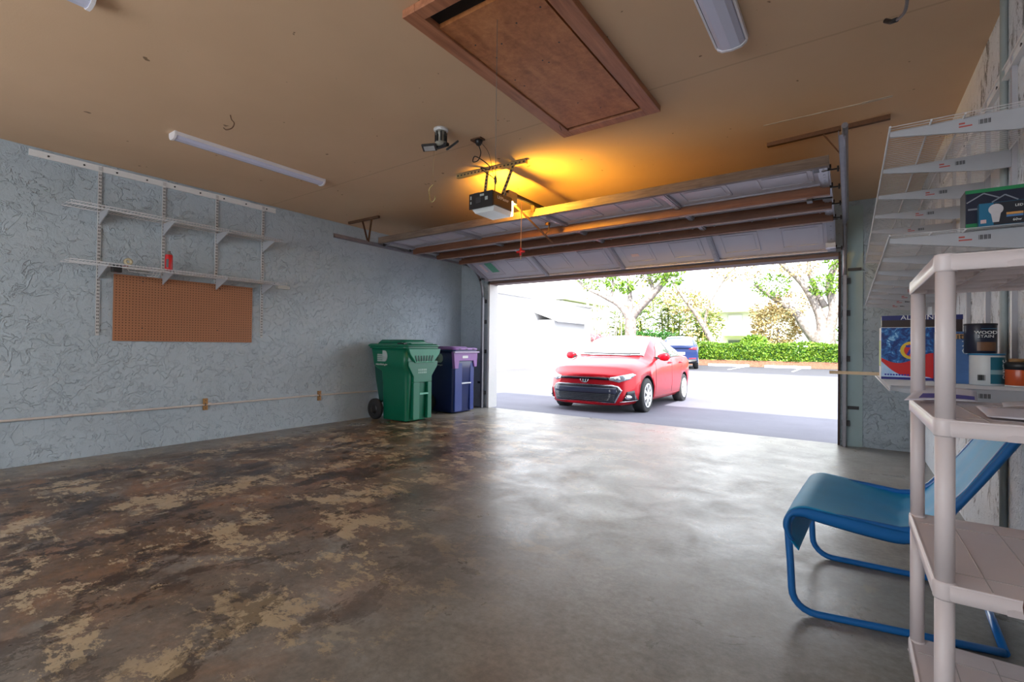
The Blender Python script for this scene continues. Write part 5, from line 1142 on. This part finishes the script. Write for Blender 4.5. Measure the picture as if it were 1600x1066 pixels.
RED = MT('red_car_paint', (0.5, 0.003, 0.012), 0.30, 0.0, 0.3, 0.28); RED.col(RED.mix(RED.noise(300, 2), (0.48, 0.003, 0.012), (0.54, 0.004, 0.016))); RED.i['Metallic'].default_value = 0.25
NVY = MT('navy_car_paint', (0.012, 0.03, 0.12), 0.22, 0.0, 0.6, 1.0); NVY.col(NVY.mix(NVY.noise(300, 2), (0.010, 0.028, 0.11), (0.016, 0.036, 0.14))); NVY.i['Metallic'].default_value = 0.3
WSH = MT('windshield_glass', (0.30, 0.33, 0.34), 0.04, 0.0, 1.0, 1.0); WSH.col(WSH.mix(WSH.noise(2), (0.28, 0.31, 0.32), (0.34, 0.36, 0.36))); WSH.i['Metallic'].default_value = 0.55
SGL = MT('side_glass', (0.16, 0.20, 0.19), 0.05, 0.0, 0.5, 0.3); SGL.col(SGL.mix(SGL.noise(5, 4), (0.015, 0.030, 0.025), (0.09, 0.12, 0.11))); SGL.i['Metallic'].default_value = 0.05
CHR = simple('chrome', (0.75, 0.75, 0.78), 0.12, 1.0, var=0.03)
GRL = simple('black_grille', (0.012, 0.014, 0.022), 0.25, var=0.2)
HLG = simple('headlight_lens', (0.30, 0.34, 0.38), 0.08, 0.4, var=0.25, scale=12, coat=1.0)
def wheel(t, x, s, wr, side, name='wheel'):
    o = 1 if side > 0 else -1
    m_ = MB(); w2 = 0.105
    m_.lathe([(wr*0.66, -w2*0.9), (wr*0.92, -w2), (wr, -w2*0.8), (wr, w2*0.8), (wr*0.92, w2), (wr*0.66, w2*0.9)], (x, s, wr), 'x', 36); wl_ = m_.build(name, RUBBER, t)
    m_ = MB(); xo = x+o*w2
    m_.lathe([(wr*0.60, -0.012), (wr*0.70, -0.012), (wr*0.70, 0.004), (wr*0.64, 0.004), (wr*0.60, -0.012)], (xo, s, wr), 'x', 36, cap=False)
    m_.lathe([(0.001, -0.02), (0.06, -0.02), (0.05, 0.004), (0.001, 0.006)], (xo, s, wr), 'x', 20)
    for k in range(8):
        a = 2*PI*k/8+0.2; m_.bar((xo-o*0.006, s+0.04*math.cos(a), wr+0.04*math.sin(a)), (xo-o*0.004, s+wr*0.66*math.cos(a+0.08), wr+wr*0.66*math.sin(a+0.08)), 0.045, 0.016, up=(1, 0, 0))
    m_.build('hubcap', simple('silver_wheel_cover', (0.78, 0.78, 0.78), 0.3, 0.4, var=0.03), wl_)
    m_ = MB(); m_.lathe([(0.001, -0.02), (wr*0.66, -0.02), (wr*0.66, -0.03), (0.001, -0.03)], (xo, s, wr) if o > 0 else (xo+0.05, s, wr), 'x', 24); m_.build('brake_disc', DARKS, wl_)
#            s   zb    w     zsh   wsh   zedge wedge ztop
COR = [(0.00, 0.20, 0.50, 0.56, 0.48, 0.62, 0.44, 0.64),
       (0.06, 0.17, 0.72, 0.62, 0.68, 0.69, 0.62, 0.72),
       (0.22, 0.17, 0.82, 0.72, 0.79, 0.79, 0.70, 0.83),
       (0.60, 0.17, 0.865, 0.80, 0.82, 0.87, 0.70, 0.92),
       (1.00, 0.17, 0.885, 0.86, 0.83, 0.93, 0.68, 0.985),
       (1.25, 0.17, 0.888, 0.90, 0.84, 0.98, 0.68, 1.03),
       (1.45, 0.17, 0.888, 0.93, 0.845, 1.09, 0.66, 1.15),
       (1.75, 0.17, 0.888, 0.95, 0.85, 1.26, 0.62, 1.33),
       (2.10, 0.17, 0.888, 0.96, 0.85, 1.37, 0.59, 1.44),
       (2.55, 0.17, 0.888, 0.975, 0.85, 1.40, 0.58, 1.468),
       (3.00, 0.17, 0.888, 0.985, 0.85, 1.385, 0.57, 1.455),
       (3.45, 0.18, 0.885, 1.00, 0.845, 1.31, 0.56, 1.37),
       (3.85, 0.19, 0.88, 1.01, 0.83, 1.17, 0.56, 1.22),
       (4.20, 0.22, 0.86, 1.02, 0.80, 1.07, 0.60, 1.12),
       (4.50, 0.28, 0.82, 0.98, 0.76, 1.04, 0.60, 1.09),
       (4.64, 0.36, 0.74, 0.86, 0.70, 0.94, 0.56, 0.99)]
car = thing('red_sedan', 'red four-door sedan parked outside, facing the garage', 'car', (0, 0, 0))
ORG[car.name] = Vector((0, 0, 0))
WR = 0.315
body, tr = car_body(COR, 'body', RED.m, car, (0.94, 3.64), WR)
for x in (-0.775, 0.775):
    for s in (0.94, 3.64): wheel(car, x, s, WR, x)
P_ = lambda *a, **k: patch(tr, *a, **k)
# windscreen: polygon seen from the top (x, s)
P_([(-0.60, 1.36), (-0.66, 1.30), (0.66, 1.30), (0.60, 1.36), (0.545, 2.06), (0.3, 2.13), (-0.3, 2.13), (-0.545, 2.06)][1:] and [(-0.665, 1.33), (-0.3, 1.24), (0.3, 1.24), (0.665, 1.33), (0.575, 2.02), (0.3, 2.10), (-0.3, 2.10), (-0.575, 2.02)], 'top', 'windshield', WSH.m, car, 0.006, 6)
P_([(-0.50, 3.42), (0.50, 3.42), (0.56, 3.95), (-0.56, 3.95)], 'top', 'rear_window', SGL.m, car, 0.006, 5)
for ax in ('left', 'right'):
    P_([(1.58, 0.99), (2.52, 1.015), (2.50, 1.335), (2.20, 1.315), (1.95, 1.23)], ax, 'front_door_glass', SGL.m, car, 0.004, 5)
    P_([(2.60, 1.015), (3.42, 1.04), (3.56, 1.09), (3.28, 1.24), (3.00, 1.315), (2.58, 1.335)], ax, 'rear_door_glass', SGL.m, car, 0.004, 5)
    P_([(2.525, 1.0), (2.595, 1.0), (2.575, 1.34), (2.505, 1.34)], ax, 'door_pillar', BLACK, car, 0.005, 3)
    for s0 in (1.42, 2.56, 3.42):
        P_([(s0, 0.30), (s0+0.008, 0.30), (s0+0.012, 0.97), (s0+0.004, 0.97)] if s0 < 3 else [(s0-0.16, 0.45), (s0-0.152, 0.45), (s0+0.062, 0.97), (s0+0.054, 0.97)], ax, 'door_seam', BLACK, car, 0.001, 3, 0.002)
    P_([(1.40, 0.25), (3.2, 0.25), (3.2, 0.27), (1.40, 0.27)], ax, 'sill_line', simple('dark_red', (0.2, 0.004, 0.01), 0.4), car, 0.001, 3, 0.003)
sgn = {'left': 1, 'right': -1}
for sd in (1, -1):
    for s0 in (2.42, 3.28):
        m_ = MB(); m_.tube([(sd*0.872, s0-0.09, 0.90), (sd*0.905, s0-0.05, 0.903), (sd*0.905, s0+0.05, 0.906), (sd*0.872, s0+0.09, 0.908)], 0.014, 8); m_.build('door_handle', RED.m, car)
        m_ = MB(); m_.box(sd*0.872-0.006, sd*0.872+0.006, s0-0.05, s0+0.05, 0.885, 0.92); m_.build('handle_recess', BLACK, car)
    m_ = MB(); loft(m_, [[(sd*(0.86+dx), 1.60+0.085*k_*math.cos(a)*0.55-0.02, 1.02+0.075*k_*math.sin(a)) for a in [2*PI*q/16 for q in range(16)]] for dx, k_ in ((0.0, 0.35), (0.05, 0.8), (0.12, 1.05), (0.19, 0.95), (0.225, 0.4))]); m_.build('mirror', RED.m, car)
    MB().bar((sd*0.76, 1.62, 1.00), (sd*0.93, 1.595, 0.995), 0.10, 0.04).build('mirror_arm', BLACK, car)
# front end
P_([(-0.60, 0.50), (-0.52, 0.525), (0.52, 0.525), (0.60, 0.50), (0.655, 0.43), (0.56, 0.215), (-0.56, 0.215), (-0.655, 0.43)], 'front', 'lower_grille', simple('grille_surround', (0.42, 0.40, 0.44), 0.2, 0.8), car, 0.006, 7, 0.006, label='bright rim of the grille')
P_([(-0.585, 0.49), (-0.51, 0.510), (0.51, 0.510), (0.585, 0.49), (0.635, 0.43), (0.545, 0.228), (-0.545, 0.228), (-0.635, 0.43)], 'front', 'grille_mesh', GRL, car, 0.013, 7, 0.006)
for z in (0.25, 0.275, 0.30, 0.325, 0.35): P_([(-0.55, z), (0.55, z), (0.55, z+0.007), (-0.55, z+0.007)], 'front', 'grille_slat', simple('grille_slat_grey', (0.06, 0.065, 0.085), 0.3), car, 0.021, 6, 0.006)
P_([(-0.56, 0.375), (0.56, 0.375), (0.585, 0.405), (0.57, 0.470), (-0.57, 0.470), (-0.585, 0.405)], 'front', 'bumper_bar', simple('gloss_dark_panel', (0.035, 0.04, 0.07), 0.15), car, 0.021, 6, 0.008)
P_([(-0.48, 0.605), (0.48, 0.605), (0.45, 0.645), (-0.45, 0.645)], 'front', 'upper_grille', GRL, car, 0.008, 7, 0.006)
for sd in (1, -1):
    P_([(sd*a, b) for a, b in ((0.46, 0.60), (0.60, 0.57), (0.74, 0.62), (0.80, 0.70), (0.76, 0.725), (0.60, 0.68), (0.46, 0.65))], 'front', 'headlight', HLG, car, 0.008, 6, 0.008)
    P_([(sd*a, b) for a, b in ((0.52, 0.625), (0.57, 0.60), (0.62, 0.615), (0.60, 0.66), (0.55, 0.655))], 'front', 'headlight_lamp', CHR, car, 0.016, 4, 0.006)
    P_([(sd*a, b) for a, b in ((0.72, 0.41), (0.80, 0.43), (0.82, 0.26), (0.66, 0.25), (0.685, 0.30))], 'front', 'fog_lamp_recess', GRL, car, 0.005, 5, 0.006)
    P_([(sd*(0.735+0.038*math.cos(a)), 0.315+0.038*math.sin(a)) for a in [2*PI*k/16 for k in range(16)]], 'front', 'fog_lamp', CHR, car, 0.014, 3, 0.008)
    P_([(sd*a, b) for a, b in ((0.62, 0.225), (0.82, 0.245), (0.82, 0.258), (0.62, 0.238))], 'front', 'chrome_strip', CHR, car, 0.008, 4, 0.005)
h_ = tr.ray_cast(Vector((0, -3, 0.595)), Vector((0, 1, 0)))[0]
m_ = MB()
def oval(mb, cx, cz, rx, rz, y, r=0.006):
    mb.tube([(cx+rx*math.cos(a), y, cz+rz*math.sin(a)) for a in [2*PI*k/28 for k in range(29)]], r, 6, cap=False)
for (rx, rz, cz) in ((0.075, 0.050, 0.6), (0.026, 0.046, 0.6), (0.052, 0.020, 0.622)): oval(m_, 0, cz, rx, rz, h_.y-0.018)
em = m_.build('emblem', CHR, car); MB().lathe([(0.05, -0.012), (0.05, 0.0)], (0, h_.y, 0.6), 'y', 20).build('emblem_back', GRL, em)
MB().tube([(-0.55, 1.29, 1.075), (0.1, 1.26, 1.068)], 0.010, 6).build('wiper', BLACK, car)
MB().tube([(0.02, 1.25, 1.07), (0.60, 1.33, 1.080)], 0.010, 6).build('wiper', BLACK, car)
MB().box(-0.6, 0.6, 0.3, 4.3, 0.16, 0.21).build('underbody', BLACK, car)
car.location = (-3.96, 7.83, -0.165); car.rotation_euler = (math.radians(-0.75), 0, math.radians(2.2)); car.scale = (1.035, 1.035, 1.03)
# dark SUV seen from behind
SUV = [(0.00, 0.28, 0.60, 0.80, 0.55, 0.90, 0.50, 0.95), (0.20, 0.24, 0.84, 0.92, 0.80, 1.0, 0.72, 1.04), (0.9, 0.24, 0.90, 1.02, 0.86, 1.08, 0.74, 1.12), (1.3, 0.24, 0.92, 1.06, 0.88, 1.16, 0.74, 1.22),
       (2.0, 0.24, 0.92, 1.08, 0.88, 1.56, 0.66, 1.64), (2.8, 0.24, 0.92, 1.10, 0.88, 1.60, 0.64, 1.68), (3.6, 0.24, 0.92, 1.12, 0.88, 1.57, 0.64, 1.64), (4.1, 0.26, 0.91, 1.12, 0.86, 1.46, 0.66, 1.54), (4.40, 0.30, 0.88, 1.06, 0.82, 1.20, 0.72, 1.28), (4.52, 0.36, 0.84, 0.90, 0.80, 1.0, 0.74, 1.04)]
suv = thing('blue_suv', 'dark blue SUV seen from behind, parked beyond the red sedan', 'car', (0, 0, 0)); ORG[suv.name] = Vector((0, 0, 0))
sb, tr2 = car_body(SUV, 'body', NVY.m, suv, (0.95, 3.60), 0.35, 0.3, 0.10, 4.52)
for x in (-0.79, 0.79):
    for s in (0.95, 3.60): wheel(suv, x, s, 0.35, x)
patch(tr2, [(-0.64, 1.16), (0.64, 1.16), (0.58, 1.46), (0.3, 1.50), (-0.3, 1.50), (-0.58, 1.46)], 'rear', 'rear_window', WSH.m, suv, 0.008, 5)
for sd in (1, -1):
    patch(tr2, [(sd*a, b) for a, b in ((0.42, 0.98), (0.80, 0.96), (0.82, 1.08), (0.60, 1.07))], 'rear', 'tail_lamp', simple('red_tail_lamp', (0.55, 0.02, 0.03), 0.15), suv, 0.008, 4)
    patch(tr2, [(sd*a, b) for a, b in ((0.45, 0.50), (0.78, 0.52), (0.78, 0.56), (0.45, 0.54))], 'rear', 'reflector', simple('red_tail_lamp', (0.55,)*3), suv, 0.008, 3)
    patch(tr2, [(1.55, 1.12), (3.9, 1.16), (3.6, 1.50), (2.1, 1.52)], 'left' if sd > 0 else 'right', 'side_glass', SGL.m, suv, 0.004, 5)
patch(tr2, [(-0.82, 0.32), (0.82, 0.32), (0.80, 0.48), (-0.80, 0.48)], 'rear', 'rear_bumper', BLACK, suv, 0.010, 5)
patch(tr2, [(-0.26, 0.70), (0.26, 0.70), (0.26, 0.84), (-0.26, 0.84)], 'rear', 'number_plate', simple('pale_plate', (0.6, 0.62, 0.62), 0.4), suv, 0.010, 2)
suv.location = (-8.07, 28.45, 0.0); suv.rotation_euler = (0, 0, PI+0.27)
